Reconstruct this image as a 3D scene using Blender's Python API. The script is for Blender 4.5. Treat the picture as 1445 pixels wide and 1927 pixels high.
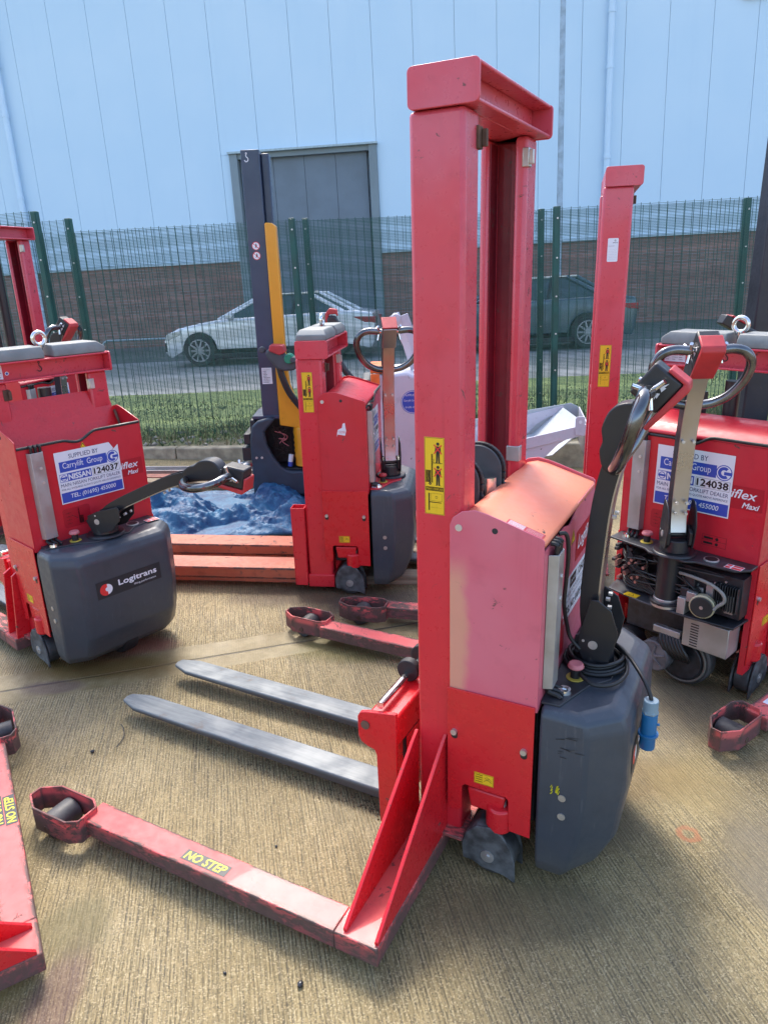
import bpy, bmesh, math, random
import numpy as np
from mathutils import Vector, Matrix
from math import radians as R, pi, sin, cos
random.seed(7); rng = np.random.default_rng(7)
for o in list(bpy.data.objects): bpy.data.objects.remove(o)
SC = bpy.context.scene; COL = SC.collection
# ------------------------------------------------------------ camera
CAMZ = 1.62
cd = bpy.data.cameras.new('camera'); cam = bpy.data.objects.new('camera', cd); COL.objects.link(cam)
cd.sensor_fit = 'VERTICAL'; cd.sensor_height = 24.0; cd.lens = 1346.15 * 24.0 / 1927.0
cd.clip_start = 0.05; cd.clip_end = 600
_X = Vector((0.99948727, -0.01029191, 0.03031937)); _Y = Vector((-0.0320186, -0.32127098, 0.94644586)); _D = Vector((0, 0.94693138, 0.32143579))
# columns: camera right, up, back in world coordinates
cam.matrix_world = Matrix(((0.99948727, 0.03201855, 0.0, 0), (-0.01029191, 0.32127098, -0.94693138, 0), (-0.03031937, 0.94644586, 0.32143579, CAMZ), (0, 0, 0, 1)))
SC.camera = cam
# ------------------------------------------------------------ world + sun
SUN_EL, SUN_AZ = 52.0, -12.0           # azimuth from +Y towards +X
w = bpy.data.worlds.new('World'); SC.world = w; w.use_nodes = True
nt = w.node_tree; bg = nt.nodes['Background']; sky = nt.nodes.new('ShaderNodeTexSky')
sky.sky_type = 'NISHITA'; sky.sun_disc = False; sky.sun_elevation = R(SUN_EL); sky.sun_rotation = R(SUN_AZ)
sky.air_density = 1.0; sky.dust_density = 2.5; sky.ozone_density = 1.0
nt.links.new(sky.outputs[0], bg.inputs[0]); bg.inputs[1].default_value = 0.15
sl = bpy.data.lights.new('sun', 'SUN'); so = bpy.data.objects.new('sun', sl); COL.objects.link(so)
sl.energy = 1.15; sl.angle = R(16); sl.color = (1.0, 0.94, 0.85)
sd = Vector((sin(R(SUN_AZ)) * cos(R(SUN_EL)), cos(R(SUN_AZ)) * cos(R(SUN_EL)), sin(R(SUN_EL))))
so.rotation_euler = sd.to_track_quat('Z', 'Y').to_euler()
SC.view_settings.view_transform = 'Standard'; SC.view_settings.look = 'None'
SC.view_settings.exposure = 1.75; SC.view_settings.gamma = 1.0
SC.render.engine = 'CYCLES'

# ------------------------------------------------------------ helpers
def tag(o, label=None, cat=None, group=None, kind=None):
    if label: o['label'] = label
    if cat: o['category'] = cat
    if group: o['group'] = group
    if kind: o['kind'] = kind
    return o
def empty(name, loc=(0, 0, 0), rz=0.0, parent=None):
    o = bpy.data.objects.new(name, None); COL.objects.link(o); o.location = loc; o.rotation_euler = (0, 0, rz)
    o.empty_display_size = 0.1
    if parent: o.parent = parent
    return o
class MB:
    def __init__(s): s.v = []; s.f = []; s.m = []
    def add(s, vs, fs, m=0, mtx=None):
        n = len(s.v)
        if mtx is not None: vs = [tuple(mtx @ Vector(p)) for p in vs]
        s.v += [tuple(p) for p in vs]; s.f += [tuple(i + n for i in f) for f in fs]; s.m += [m] * len(fs); return s
    def box(s, x0, x1, y0, y1, z0, z1, m=0, mtx=None):
        x0, x1 = sorted((x0, x1)); y0, y1 = sorted((y0, y1)); z0, z1 = sorted((z0, z1))
        return s.add([(x0, y0, z0), (x1, y0, z0), (x1, y1, z0), (x0, y1, z0), (x0, y0, z1), (x1, y0, z1), (x1, y1, z1), (x0, y1, z1)],
                     [(0, 3, 2, 1), (4, 5, 6, 7), (0, 1, 5, 4), (1, 2, 6, 5), (2, 3, 7, 6), (3, 0, 4, 7)], m, mtx)
    def prism(s, poly, a, b, axis='y', m=0, mtx=None):
        # poly 2D: axis y -> (x,z); z -> (x,y); x -> (y,z)
        def P(p, t): return {'y': (p[0], t, p[1]), 'z': (p[0], p[1], t), 'x': (t, p[0], p[1])}[axis]
        ar = sum(poly[i][0] * poly[(i + 1) % len(poly)][1] - poly[(i + 1) % len(poly)][0] * poly[i][1] for i in range(len(poly)))
        if a > b: a, b = b, a
        flip = (ar < 0) ^ (axis == 'y')
        if flip: poly = poly[::-1]
        n = len(poly)
        vs = [P(p, a) for p in poly] + [P(p, b) for p in poly]
        fs = [tuple(range(n))[::-1], tuple(range(n, 2 * n))] + [(i, (i + 1) % n, n + (i + 1) % n, n + i) for i in range(n)]
        return s.add(vs, fs, m, mtx)
    def cyl(s, p0, p1, r, r1=None, n=20, m=0, caps=True, mtx=None):
        return s.tube([p0, p1], [r, r if r1 is None else r1], n, m, caps, mtx=mtx)
    def tube(s, path, r, n=10, m=0, caps=True, closed=False, rect=None, up=None, mtx=None):
        P = [Vector(p) for p in path]; k = len(P)
        if not isinstance(r, (list, tuple)): r = [r] * k
        T = []
        for i in range(k):
            if closed: t = P[(i + 1) % k] - P[i - 1]
            else: t = P[min(i + 1, k - 1)] - P[max(i - 1, 0)]
            T.append(t.normalized())
        u = Vector(up) if up else (Vector((0, 0, 1)) if abs(T[0].z) < 0.9 else Vector((1, 0, 0)))
        u = (u - T[0] * u.dot(T[0])).normalized(); vs = []
        for i in range(k):
            u = (u - T[i] * u.dot(T[i])).normalized(); w_ = T[i].cross(u)
            if rect:
                a, b = rect; q = [(a, b), (-a, b), (-a, -b), (a, -b)]
                for (c, d) in q: vs.append(P[i] + u * c * r[i] + w_ * d * r[i])
            else:
                for j in range(n):
                    an = 2 * pi * j / n; vs.append(P[i] + (u * cos(an) + w_ * sin(an)) * r[i])
        if rect: n = 4
        fs = []
        for i in range(k if closed else k - 1):
            for j in range(n):
                a = i * n + j; b = i * n + (j + 1) % n; c = ((i + 1) % k) * n + (j + 1) % n; d = ((i + 1) % k) * n + j
                fs.append((a, b, c, d))
        if caps and not closed: fs += [tuple(range(n))[::-1], tuple(range((k - 1) * n, k * n))]
        return s.add(vs, fs, m, mtx)
    def loft(s, rings, m=0, cap=True, mtx=None):
        n = len(rings[0]); vs = [p for r_ in rings for p in r_]; fs = []
        for i in range(len(rings) - 1):
            for j in range(n): fs.append((i * n + j, i * n + (j + 1) % n, (i + 1) * n + (j + 1) % n, (i + 1) * n + j))
        if cap: fs += [tuple(range(n))[::-1], tuple(range((len(rings) - 1) * n, len(rings) * n))]
        return s.add(vs, fs, m, mtx)
    def build(s, name, mats, parent=None, bevel=0, smooth=40, seg=2, fixn=False, loc=None, bang=35):
        me = bpy.data.meshes.new(name); me.from_pydata(s.v, [], s.f); me.update()
        if not isinstance(mats, (list, tuple)): mats = [mats]
        for m_ in mats: me.materials.append(m_)
        if len(mats) > 1: me.polygons.foreach_set('material_index', s.m)
        if fixn:
            b = bmesh.new(); b.from_mesh(me); bmesh.ops.recalc_face_normals(b, faces=b.faces); b.to_mesh(me); b.free()
        if smooth:
            me.polygons.foreach_set('use_smooth', [True] * len(me.polygons)); me.set_sharp_from_angle(angle=R(smooth))
        o = bpy.data.objects.new(name, me); COL.objects.link(o)
        if parent: o.parent = parent
        if loc: o.location = loc
        if bevel:
            bm_ = o.modifiers.new('bevel', 'BEVEL'); bm_.width = bevel; bm_.segments = seg; bm_.limit_method = 'ANGLE'; bm_.angle_limit = R(bang)
            bm_.harden_normals = False
        return o
def crom(pts, n=6, closed=False):
    P = [Vector(p) for p in pts]; out = []; k = len(P)
    rng_ = range(k if closed else k - 1)
    for i in rng_:
        p0 = P[(i - 1) % k] if closed or i > 0 else P[0]; p1 = P[i]; p2 = P[(i + 1) % k]; p3 = P[(i + 2) % k] if closed or i + 2 < k else P[-1]
        for j in range(n):
            t = j / n; out.append(0.5 * ((2 * p1) + (-p0 + p2) * t + (2 * p0 - 5 * p1 + 4 * p2 - p3) * t * t + (-p0 + 3 * p1 - 3 * p2 + p3) * t ** 3))
    if not closed: out.append(P[-1])
    return out
def rrect(x0, x1, y0, y1, r, n=4):
    out = []
    for cx, cy, a in ((x1 - r, y1 - r, 0), (x0 + r, y1 - r, 90), (x0 + r, y0 + r, 180), (x1 - r, y0 + r, 270)):
        for j in range(n + 1): t = R(a + 90 * j / n); out.append((cx + r * cos(t), cy + r * sin(t)))
    return out
def circ(cx, cy, r, n=24, a0=0, a1=360):
    full = abs(a1 - a0) >= 360
    return [(cx + r * cos(R(a0 + (a1 - a0) * j / (n if full else n - 1))), cy + r * sin(R(a0 + (a1 - a0) * j / (n if full else n - 1)))) for j in range(n)]

# ------------------------------------------------------------ materials
class N:
    def __init__(s, name):
        s.m = bpy.data.materials.new(name); s.m.use_nodes = True; s.t = s.m.node_tree; s.b = s.t.nodes['Principled BSDF']; s.tc = None
    def n(s, k, **kw):
        x = s.t.nodes.new('ShaderNode' + k)
        for a, v in kw.items(): setattr(x, a, v)
        return x
    def l(s, a, b): s.t.links.new(a, b)
    def coord(s, sc=(1, 1, 1), rot=(0, 0, 0), loc=(0, 0, 0)):
        if not s.tc: s.tc = s.n('TexCoord')
        mp = s.n('Mapping'); mp.inputs['Scale'].default_value = sc; mp.inputs['Rotation'].default_value = rot; mp.inputs['Location'].default_value = loc
        s.l(s.tc.outputs['Object'], mp.inputs[0]); return mp.outputs[0]
    def noise(s, scale, detail=4, rough=0.55, co=None, dist=0):
        x = s.n('TexNoise'); x.inputs['Scale'].default_value = scale; x.inputs['Detail'].default_value = detail
        x.inputs['Roughness'].default_value = rough; x.inputs['Distortion'].default_value = dist
        s.l(co if co is not None else s.coord(), x.inputs['Vector']); return x.outputs[0]
    def ramp(s, v, a, b, ca=0.0, cb=1.0):
        x = s.n('MapRange'); x.interpolation_type = 'SMOOTHSTEP'
        for i, q in zip((1, 2, 3, 4), (a, b, ca, cb)): x.inputs[i].default_value = q
        s.l(v, x.inputs[0]); return x.outputs[0]
    def math(s, op, a, b=0.0, c=None):
        x = s.n('Math', operation=op)
        for i, q in enumerate((a, b) if c is None else (a, b, c)):
            if isinstance(q, (int, float)): x.inputs[i].default_value = q
            else: s.l(q, x.inputs[i])
        return x.outputs[0]
    def mix(s, f, a, b):
        x = s.n('Mix', data_type='RGBA')
        for i, q in ((0, f), (6, a), (7, b)):
            if isinstance(q, (int, float)): x.inputs[i].default_value = q
            elif isinstance(q, tuple): x.inputs[i].default_value = (*q, 1) if len(q) == 3 else q
            else: s.l(q, x.inputs[i])
        return x.outputs[2]
    def sep(s, v):
        x = s.n('SeparateXYZ'); s.l(v, x.inputs[0]); return x.outputs
    def out(s, col=None, rough=None, metal=None, bump=None, bd=0.002, bs=0.5, coat=None, spec=None):
        def st(k, q):
            if q is None: return
            if isinstance(q, (int, float)): s.b.inputs[k].default_value = q
            elif isinstance(q, tuple): s.b.inputs[k].default_value = (*q, 1)
            else: s.l(q, s.b.inputs[k])
        st('Base Color', col); st('Roughness', rough); st('Metallic', metal); st('Coat Weight', coat); st('Specular IOR Level', spec)
        if bump is not None:
            x = s.n('Bump'); x.inputs['Strength'].default_value = bs; x.inputs['Distance'].default_value = bd
            s.l(bump, x.inputs['Height']); s.l(x.outputs[0], s.b.inputs['Normal'])
        return s.m
def plain(name, col, rough=0.5, metal=0.0, var=0.15, vs=14):
    k = N(name); n1 = k.noise(vs, 5)
    a = tuple(c * (1 - var) for c in col); b = tuple(min(1, c * (1 + var)) for c in col)
    rr = k.ramp(n1, 0.3, 0.7, max(0.03, rough - 0.08), min(1, rough + 0.1))
    return k.out(k.mix(k.ramp(n1, 0.3, 0.7), a, b), rr, metal)
def flat(name, col, rough=0.5):
    k = N(name); return k.out(col, rough)
def paint(name, col, faded=None, fade=0.0, chips=0.0, rough=0.3, edge=0.0, grime=0.25, scuff=0.3, lowrust=0.0, sheen_z=None):
    k = N(name); co = k.coord()
    big = k.noise(3.0, 3, 0.5, co); fine = k.noise(38, 6, 0.65, co); mid = k.noise(11, 5, 0.6, co)
    c = col
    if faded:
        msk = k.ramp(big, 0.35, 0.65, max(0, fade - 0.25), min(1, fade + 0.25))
        if sheen_z:
            z = k.sep(co)[2]; msk = k.math('MULTIPLY', msk, k.ramp(z, sheen_z[0], sheen_z[1]))  # height mask: here the second colour is painted-in reflection, not bleaching
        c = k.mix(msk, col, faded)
    dark = tuple(q * 0.45 for q in col)
    c = k.mix(k.math('MULTIPLY', k.ramp(mid, 0.52, 0.75), grime), c, dark)
    # vertical run streaks
    st = k.noise(1.0, 4, 0.6, k.coord((60, 60, 2.2)))
    c = k.mix(k.math('MULTIPLY', k.ramp(st, 0.58, 0.8), grime * 0.7), c, dark)
    r_ = k.ramp(fine, 0.3, 0.75, rough - 0.05, rough + 0.14)
    h = None
    if edge or chips:
        m_ = None
        if chips:
            vo = k.ramp(k.noise(23, 8, 0.72, co, 0.6), 0.665 - chips * 0.065, 0.68 - chips * 0.065)
            vo = k.math('MULTIPLY', vo, k.ramp(big, 0.42, 0.6)); m_ = vo
        if edge:
            bv = k.n('Bevel'); bv.samples = 4; bv.inputs[0].default_value = 0.011; ge = k.n('NewGeometry')
            dp = k.n('VectorMath', operation='DOT_PRODUCT'); k.l(bv.outputs[0], dp.inputs[0]); k.l(ge.outputs['True Normal'], dp.inputs[1])
            em = k.ramp(dp.outputs['Value'], 0.997, 0.965)
            em = k.math('MULTIPLY', em, k.ramp(mid, 0.56 - edge * 0.14, 0.60 - edge * 0.12))
            m_ = em if m_ is None else k.math('MAXIMUM', m_, em)
        if lowrust:
            Xc, Yc, Zc = k.sep(co); ya = k.math('ABSOLUTE', Yc)
            eb = k.math('MAXIMUM', k.ramp(ya, 0.684, 0.703), k.math('MULTIPLY', k.ramp(ya, 0.640, 0.624), k.ramp(Xc, 0.05, 0.10))); eb = k.math('MAXIMUM', eb, k.math('MULTIPLY', k.ramp(Xc, -0.035, -0.053), 0.8))
            cn = k.noise(1.0, 8, 0.75, k.coord((20, 75, 60)), 0.4); eb = k.math('MULTIPLY', eb, k.ramp(k.math('ADD', cn, k.math('MULTIPLY', k.math('SUBTRACT', mid, 0.5), 0.5)), 0.465, 0.495)); m_ = k.math('MAXIMUM', m_, eb)
            z = k.sep(co)[2]; lr = k.math('MULTIPLY', k.ramp(z, lowrust, lowrust - 0.018), k.ramp(mid, 0.30, 0.52, 0.55, 0.95)); c = k.mix(lr, c, (0.125, 0.055, 0.058))
        rustc = k.mix(fine, (0.055, 0.032, 0.03), (0.15, 0.085, 0.07))
        c = k.mix(m_, c, rustc); r_ = k.math('MAXIMUM', r_, k.math('MULTIPLY', m_, 0.8))
    return k.out(c, r_, 0.0, fine, 0.0006, 0.35, coat=0.12)
RED = (0.65, 0.021, 0.036); PINK = (0.70, 0.17, 0.21); SALM = (0.78, 0.15, 0.13)
M = {}
M['red'] = paint('red_paint', RED, (0.60, 0.095, 0.14), 0.65, 0.4, 0.30, sheen_z=(0.5, 2.0))  # pink growing towards the mast top is gloss reflection put into the colour
M['redlow'] = paint('red_panel_paint', (0.62, 0.014, 0.022), None, 0, 0.5, 0.28)
M['pink'] = paint('bleached_pink_paint', (0.62, 0.085, 0.13), (0.64, 0.17, 0.22), 0.5, 0.25, 0.42, grime=0.2)
def bleach(m):
    t = m.node_tree; b = t.nodes['Principled BSDF']; src = b.inputs['Base Color'].links[0].from_socket
    k = N.__new__(N); k.m = m; k.t = t; k.b = b; k.tc = None; co = k.coord(); X, Y, Z = k.sep(co); n1 = k.noise(9, 4, 0.6, co)
    e = k.math('ADD', X, k.math('MULTIPLY', k.math('SUBTRACT', n1, 0.5), 0.05))
    f = k.math('MULTIPLY', k.ramp(e, -0.125, -0.092), k.ramp(Z, 0.96, 0.86)); k.l(k.mix(k.math('MULTIPLY', f, 0.75), src, (0.66, 0.33, 0.20)), b.inputs['Base Color']); return m
bleach(M['pink'])
M['lid'] = paint('sun_faded_lid_paint', (0.82, 0.19, 0.12), (0.84, 0.33, 0.18), 0.4, 0.2, 0.42, grime=0.12)
M['leg'] = paint('worn_leg_paint', (0.64, 0.085, 0.085), (0.66, 0.14, 0.125), 0.4, 1.0, 0.60, edge=1.0, grime=0.4, lowrust=0.088)
M['legb'] = paint('worn_orange_fork_paint', (0.30, 0.055, 0.03), (0.50, 0.14, 0.07), 0.5, 1.2, 0.55, edge=1.0, grime=0.6)
M['redA'] = paint('clean_red_paint', (0.58, 0.010, 0.022), (0.55, 0.035, 0.055), 0.3, 0.3, 0.34)
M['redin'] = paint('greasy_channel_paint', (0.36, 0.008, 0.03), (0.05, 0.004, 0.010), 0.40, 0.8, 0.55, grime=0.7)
M['grey'] = paint('grey_cover_plastic', (0.035, 0.045, 0.060), (0.048, 0.060, 0.078), 0.5, 0.0, 0.42, grime=0.3)
def dust(m, z0, z1, col, st):
    t = m.node_tree; b = t.nodes['Principled BSDF']; src = b.inputs['Base Color'].links[0].from_socket
    k = N.__new__(N); k.m = m; k.t = t; k.b = b; k.tc = None; co = k.coord(); X, Y, Z = k.sep(co); n1 = k.noise(14, 7, 0.7, co); n2 = k.noise(1, 5, 0.7, k.coord((70, 70, 6)))
    f = k.math('MULTIPLY', k.ramp(k.math('ADD', Z, k.math('MULTIPLY', n1, 0.2)), z1 + 0.1, z0 + 0.1), st)
    c = k.mix(k.math('MULTIPLY', f, k.ramp(n1, 0.3, 0.6, 0.4, 1.0)), src, col); c = k.mix(k.math('MULTIPLY', k.ramp(n2, 0.60, 0.68), 0.30), c, (0.11, 0.12, 0.13)); k.l(c, b.inputs['Base Color']); return m
dust(M['grey'], 0.02, 0.20, (0.11, 0.10, 0.08), 0.6)
M['cap'] = plain('grey_cap_plastic', (0.20, 0.21, 0.205), 0.6)
M['capside'] = plain('dark_cap_side', (0.06, 0.07, 0.08), 0.6)
M['black'] = paint('black_satin_paint', (0.012, 0.013, 0.016), (0.03, 0.03, 0.035), 0.3, 0.12, 0.38, grime=0.1)
M['dash'] = plain('dusty_black_dash', (0.028, 0.03, 0.036), 0.42, 0, 0.5, 8)
M['rubber'] = plain('black_rubber', (0.018, 0.018, 0.02), 0.6, 0, 0.3)
M['cable'] = plain('cable_rubber', (0.014, 0.014, 0.015), 0.45)
M['roller'] = plain('worn_roller', (0.055, 0.055, 0.055), 0.55, 0, 0.4, 20)
M['hood'] = plain('dusty_hood_plastic', (0.075, 0.078, 0.078), 0.75, 0, 0.6, 26)
M['chrome'] = plain('chrome', (0.75, 0.75, 0.75), 0.14, 1.0, 0.05)
M['blackchrome'] = plain('worn_black_handle', (0.16, 0.165, 0.175), 0.17, 0.9, 0.4, 10)
M['alu'] = plain('brushed_aluminium', (0.46, 0.44, 0.44), 0.33, 1.0, 0.07, 5)
M['zinc'] = plain('galvanised_steel', (0.42, 0.42, 0.42), 0.45, 0.7, 0.14, 9)
M['bolt'] = plain('bolt_steel', (0.58, 0.57, 0.55), 0.38, 0.75)
M['rustbolt'] = plain('rusty_bolt', (0.14, 0.08, 0.055), 0.8, 0.2, 0.4)
M['seal'] = plain('rubber_seal', (0.02, 0.02, 0.02), 0.5)
M['estop'] = plain('faded_red_button', (0.55, 0.17, 0.18), 0.5)
M['yelring'] = plain('yellow_ring', (0.55, 0.42, 0.06), 0.5)
M['redbtn'] = plain('red_tiller_plastic', (0.45, 0.035, 0.04), 0.42)
M['motor'] = plain('grey_motor_casting', (0.12, 0.115, 0.125), 0.6, 0.3, 0.4, 18)
M['board'] = plain('dark_components', (0.02, 0.02, 0.024), 0.5, 0, 0.5, 40)
M['white'] = flat('white_vinyl', (0.74, 0.75, 0.80), 0.42)
M['blue'] = flat('blue_ink', (0.03, 0.075, 0.42), 0.4)
M['ink'] = flat('black_ink', (0.012, 0.012, 0.014), 0.45)
M['blueink'] = flat('dark_blue_ink', (0.02, 0.03, 0.12), 0.45)
M['yel'] = flat('yellow_vinyl', (0.80, 0.50, 0.015), 0.42)
M['rink'] = flat('red_ink', (0.68, 0.03, 0.03), 0.45)
M['dred'] = flat('dark_red_vinyl', (0.42, 0.008, 0.02), 0.4)
M['greyink'] = flat('grey_ink', (0.25, 0.25, 0.28), 0.45)
M['dgrey'] = flat('dark_grey_vinyl', (0.014, 0.018, 0.024), 0.5)
M['limey'] = flat('lime_yellow_ink', (0.55, 0.50, 0.01), 0.5)
M['bluecap'] = plain('blue_connector_plastic', (0.012, 0.13, 0.30), 0.4)
M['gland'] = plain('grey_blue_gland', (0.20, 0.28, 0.33), 0.5)
M['cream'] = plain('cream_rim', (0.45, 0.42, 0.28), 0.4, 0.3)
M['copper'] = plain('pink_copper_lug', (0.35, 0.18, 0.15), 0.45, 0.5)
def steel_fork():
    k = N('weathered_fork_steel'); co = k.coord(); st = k.noise(1.0, 7, 0.7, k.coord((5, 60, 30))); mid = k.noise(9, 6, 0.65, co)
    c = k.mix(k.ramp(st, 0.3, 0.7), (0.12, 0.14, 0.15), (0.19, 0.21, 0.215))
    c = k.mix(k.math('MULTIPLY', k.ramp(mid, 0.58, 0.72), 0.6), c, (0.16, 0.11, 0.07))
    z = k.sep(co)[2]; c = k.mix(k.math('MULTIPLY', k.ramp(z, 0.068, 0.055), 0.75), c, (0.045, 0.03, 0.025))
    return k.out(c, k.ramp(mid, 0.3, 0.7, 0.48, 0.75), 0.15, mid, 0.0006, 0.5)
M['fork'] = steel_fork()

# ------------------------------------------------------------ text + decals
_tc = {}
def text_geo(s):
    if s in _tc: return _tc[s]
    cu = bpy.data.curves.new('t', 'FONT'); cu.body = s; cu.size = 1.0; cu.fill_mode = 'FRONT'; cu.resolution_u = 3
    ob = bpy.data.objects.new('t', cu); COL.objects.link(ob)
    me = bpy.data.meshes.new_from_object(ob)
    vs = [(v.co.x, v.co.y) for v in me.vertices]; fs = [tuple(p.vertices) for p in me.polygons]
    ar = sum(p.normal.z for p in me.polygons)
    if ar < 0: fs = [f[::-1] for f in fs]
    bpy.data.objects.remove(ob); bpy.data.meshes.remove(me)
    _tc[s] = (vs, fs); return _tc[s]
class Decal:
    """flat printed sheet: u,v metres from origin O along U,V"""
    def __init__(s, O, U, V, names):
        s.O = Vector(O); s.U = Vector(U).normalized(); s.V = Vector(V).normalized(); s.Nn = s.U.cross(s.V); s.names = names; s.mb = MB(); s.k = 0
    def P(s, u, v, l): return tuple(s.O + s.U * u + s.V * v + s.Nn * (0.0006 + 0.0003 * l))
    def poly(s, pts, m, l=0):
        a = sum(pts[i][0] * pts[(i + 1) % len(pts)][1] - pts[(i + 1) % len(pts)][0] * pts[i][1] for i in range(len(pts)))
        if a < 0: pts = pts[::-1]
        s.mb.add([s.P(p[0], p[1], l) for p in pts], [tuple(range(len(pts)))], s.names.index(m)); return s
    def rect(s, u0, v0, u1, v1, m, l=0): return s.poly([(u0, v0), (u1, v0), (u1, v1), (u0, v1)], m, l)
    def sheet(s, pts, m):      # thin solid base sheet
        s.poly(pts, m, 0); n = len(pts)
        for i in range(n):
            a, b = pts[i], pts[(i + 1) % n]
            p = [s.O + s.U * a[0] + s.V * a[1], s.O + s.U * b[0] + s.V * b[1]]
            s.mb.add([tuple(p[0]), tuple(p[1]), s.P(b[0], b[1], 0), s.P(a[0], a[1], 0)], [(0, 1, 2, 3)], s.names.index(m))
        return s
    def line(s, a, b, w_, m, l=1):
        a = Vector((*a, 0)); b = Vector((*b, 0)); d = (b - a).normalized(); n = Vector((-d.y, d.x, 0)) * w_ / 2
        return s.poly([(a + n)[:2], (b + n)[:2], (b - n)[:2], (a - n)[:2]], m, l)
    def ring(s, cx, cy, r0, r1, m, l=1, n=24):
        for i in range(n):
            a, b = 2 * pi * i / n, 2 * pi * (i + 1) / n
            s.poly([(cx + r0 * cos(a), cy + r0 * sin(a)), (cx + r1 * cos(a), cy + r1 * sin(a)), (cx + r1 * cos(b), cy + r1 * sin(b)), (cx + r0 * cos(b), cy + r0 * sin(b))], m, l)
        return s
    def frame(s, u0, v0, u1, v1, w_, m, l=1):
        s.rect(u0, v0, u1, v0 + w_, m, l); s.rect(u0, v1 - w_, u1, v1, m, l); s.rect(u0, v0 + w_, u0 + w_, v1 - w_, m, l); s.rect(u1 - w_, v0 + w_, u1, v1 - w_, m, l); return s
    def text(s, t, u, v, w_, h, m, l=2, slant=0.0, bold=0.0):
        vs, fs = text_geo(t)
        x0 = min(p[0] for p in vs); x1 = max(p[0] for p in vs); y0 = min(p[1] for p in vs); y1 = max(p[1] for p in vs)
        for (dx, dy) in ([(0, 0)] if not bold else [(-bold, 0), (bold, 0), (0, bold), (0, -bold)]):
            q = []
            for p in vs:
                yy = (p[1] - y0) / (y1 - y0) * h; q.append(s.P(u + (p[0] - x0) / (x1 - x0) * w_ + slant * yy + dx, v + yy + dy, l))
            s.mb.add(q, fs, s.names.index(m)); l += 0.15
        return s
    def build(s, name, parent): return s.mb.build(name, [M[n] for n in s.names], parent, smooth=0)

def man(d, cx, cy, h):    # pictogram of a person with a red cross
    d.poly(circ(cx, cy + h * 0.42, h * 0.08, 12), 'ink', 1)
    d.poly([(cx - h * 0.13, cy + h * 0.31), (cx + h * 0.13, cy + h * 0.31), (cx + h * 0.16, cy + 0.02 * h), (cx + h * 0.11, cy + 0.02 * h), (cx + h * 0.09, cy + h * 0.2), (cx + h * 0.10, cy - h * 0.48), (cx + 0.17 * h, cy - h * 0.5), (cx + h * 0.02, cy - h * 0.5), (cx, cy - h * 0.05), (cx - h * 0.02, cy - h * 0.5), (cx - 0.17 * h, cy - h * 0.5), (cx - h * 0.10, cy - h * 0.48), (cx - h * 0.09, cy + h * 0.2), (cx - h * 0.11, cy + 0.02 * h), (cx - h * 0.16, cy + 0.02 * h)], 'ink', 1)
    d.line((cx - h * 0.2, cy + h * 0.38), (cx + h * 0.2, cy - h * 0.06), h * 0.06, 'rink', 2)
    d.line((cx + h * 0.2, cy + h * 0.38), (cx - h * 0.2, cy - h * 0.06), h * 0.06, 'rink', 3)
def warn_sticker(parent, y, xc, z0, w_=0.052, h=0.195, side=1):
    d = Decal((xc + side * w_ / 2, y, z0), (-side, 0, 0), (0, 0, 1), ['yel', 'ink', 'rink'])
    d.sheet([(0, 0), (w_, 0), (w_, h), (0, h)], 'yel'); d.frame(0.001, 0.001, w_ - 0.001, h - 0.001, 0.0008, 'ink', 1)
    man(d, w_ * 0.68, h * 0.81, h * 0.26); man(d, w_ * 0.68, h * 0.515, h * 0.26)
    d.rect(w_ * 0.34, h * 0.42, w_ * 0.42, h * 0.79, 'ink'); d.rect(w_ * 0.42, h * 0.67, w_ * 0.9, h * 0.68, 'ink'); d.rect(w_ * 0.45, h * 0.67, w_ * 0.48, h * 0.73, 'ink')
    d.rect(w_ * 0.05, h * 0.42, w_ * 0.32, h * 0.58, 'ink'); d.ring(w_ * 0.28, h * 0.405, 0.0012, 0.0035, 'ink', 2, 12)
    d.rect(w_ * 0.05, h * 0.31, w_ * 0.95, h * 0.365, 'ink'); d.text('Max. 1200 kg', w_ * 0.1, h * 0.325, w_ * 0.8, h * 0.028, 'yel', 2)
    d.rect(w_ * 0.18, h * 0.05, w_ * 0.25, h * 0.28, 'ink'); d.rect(w_ * 0.25, h * 0.155, w_ * 0.85, h * 0.168, 'ink')
    d.frame(w_ * 0.3, h * 0.18, w_ * 0.88, h * 0.28, 0.0005, 'ink', 1); d.ring(w_ * 0.6, h * 0.23, 0.0025, 0.0033, 'ink', 1, 12)
    d.rect(w_ * 0.3, h * 0.09, w_ * 0.88, h * 0.094, 'ink'); d.rect(w_ * 0.59, h * 0.04, w_ * 0.605, h * 0.14, 'ink')
    return d.build('warning_sticker', parent)
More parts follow.
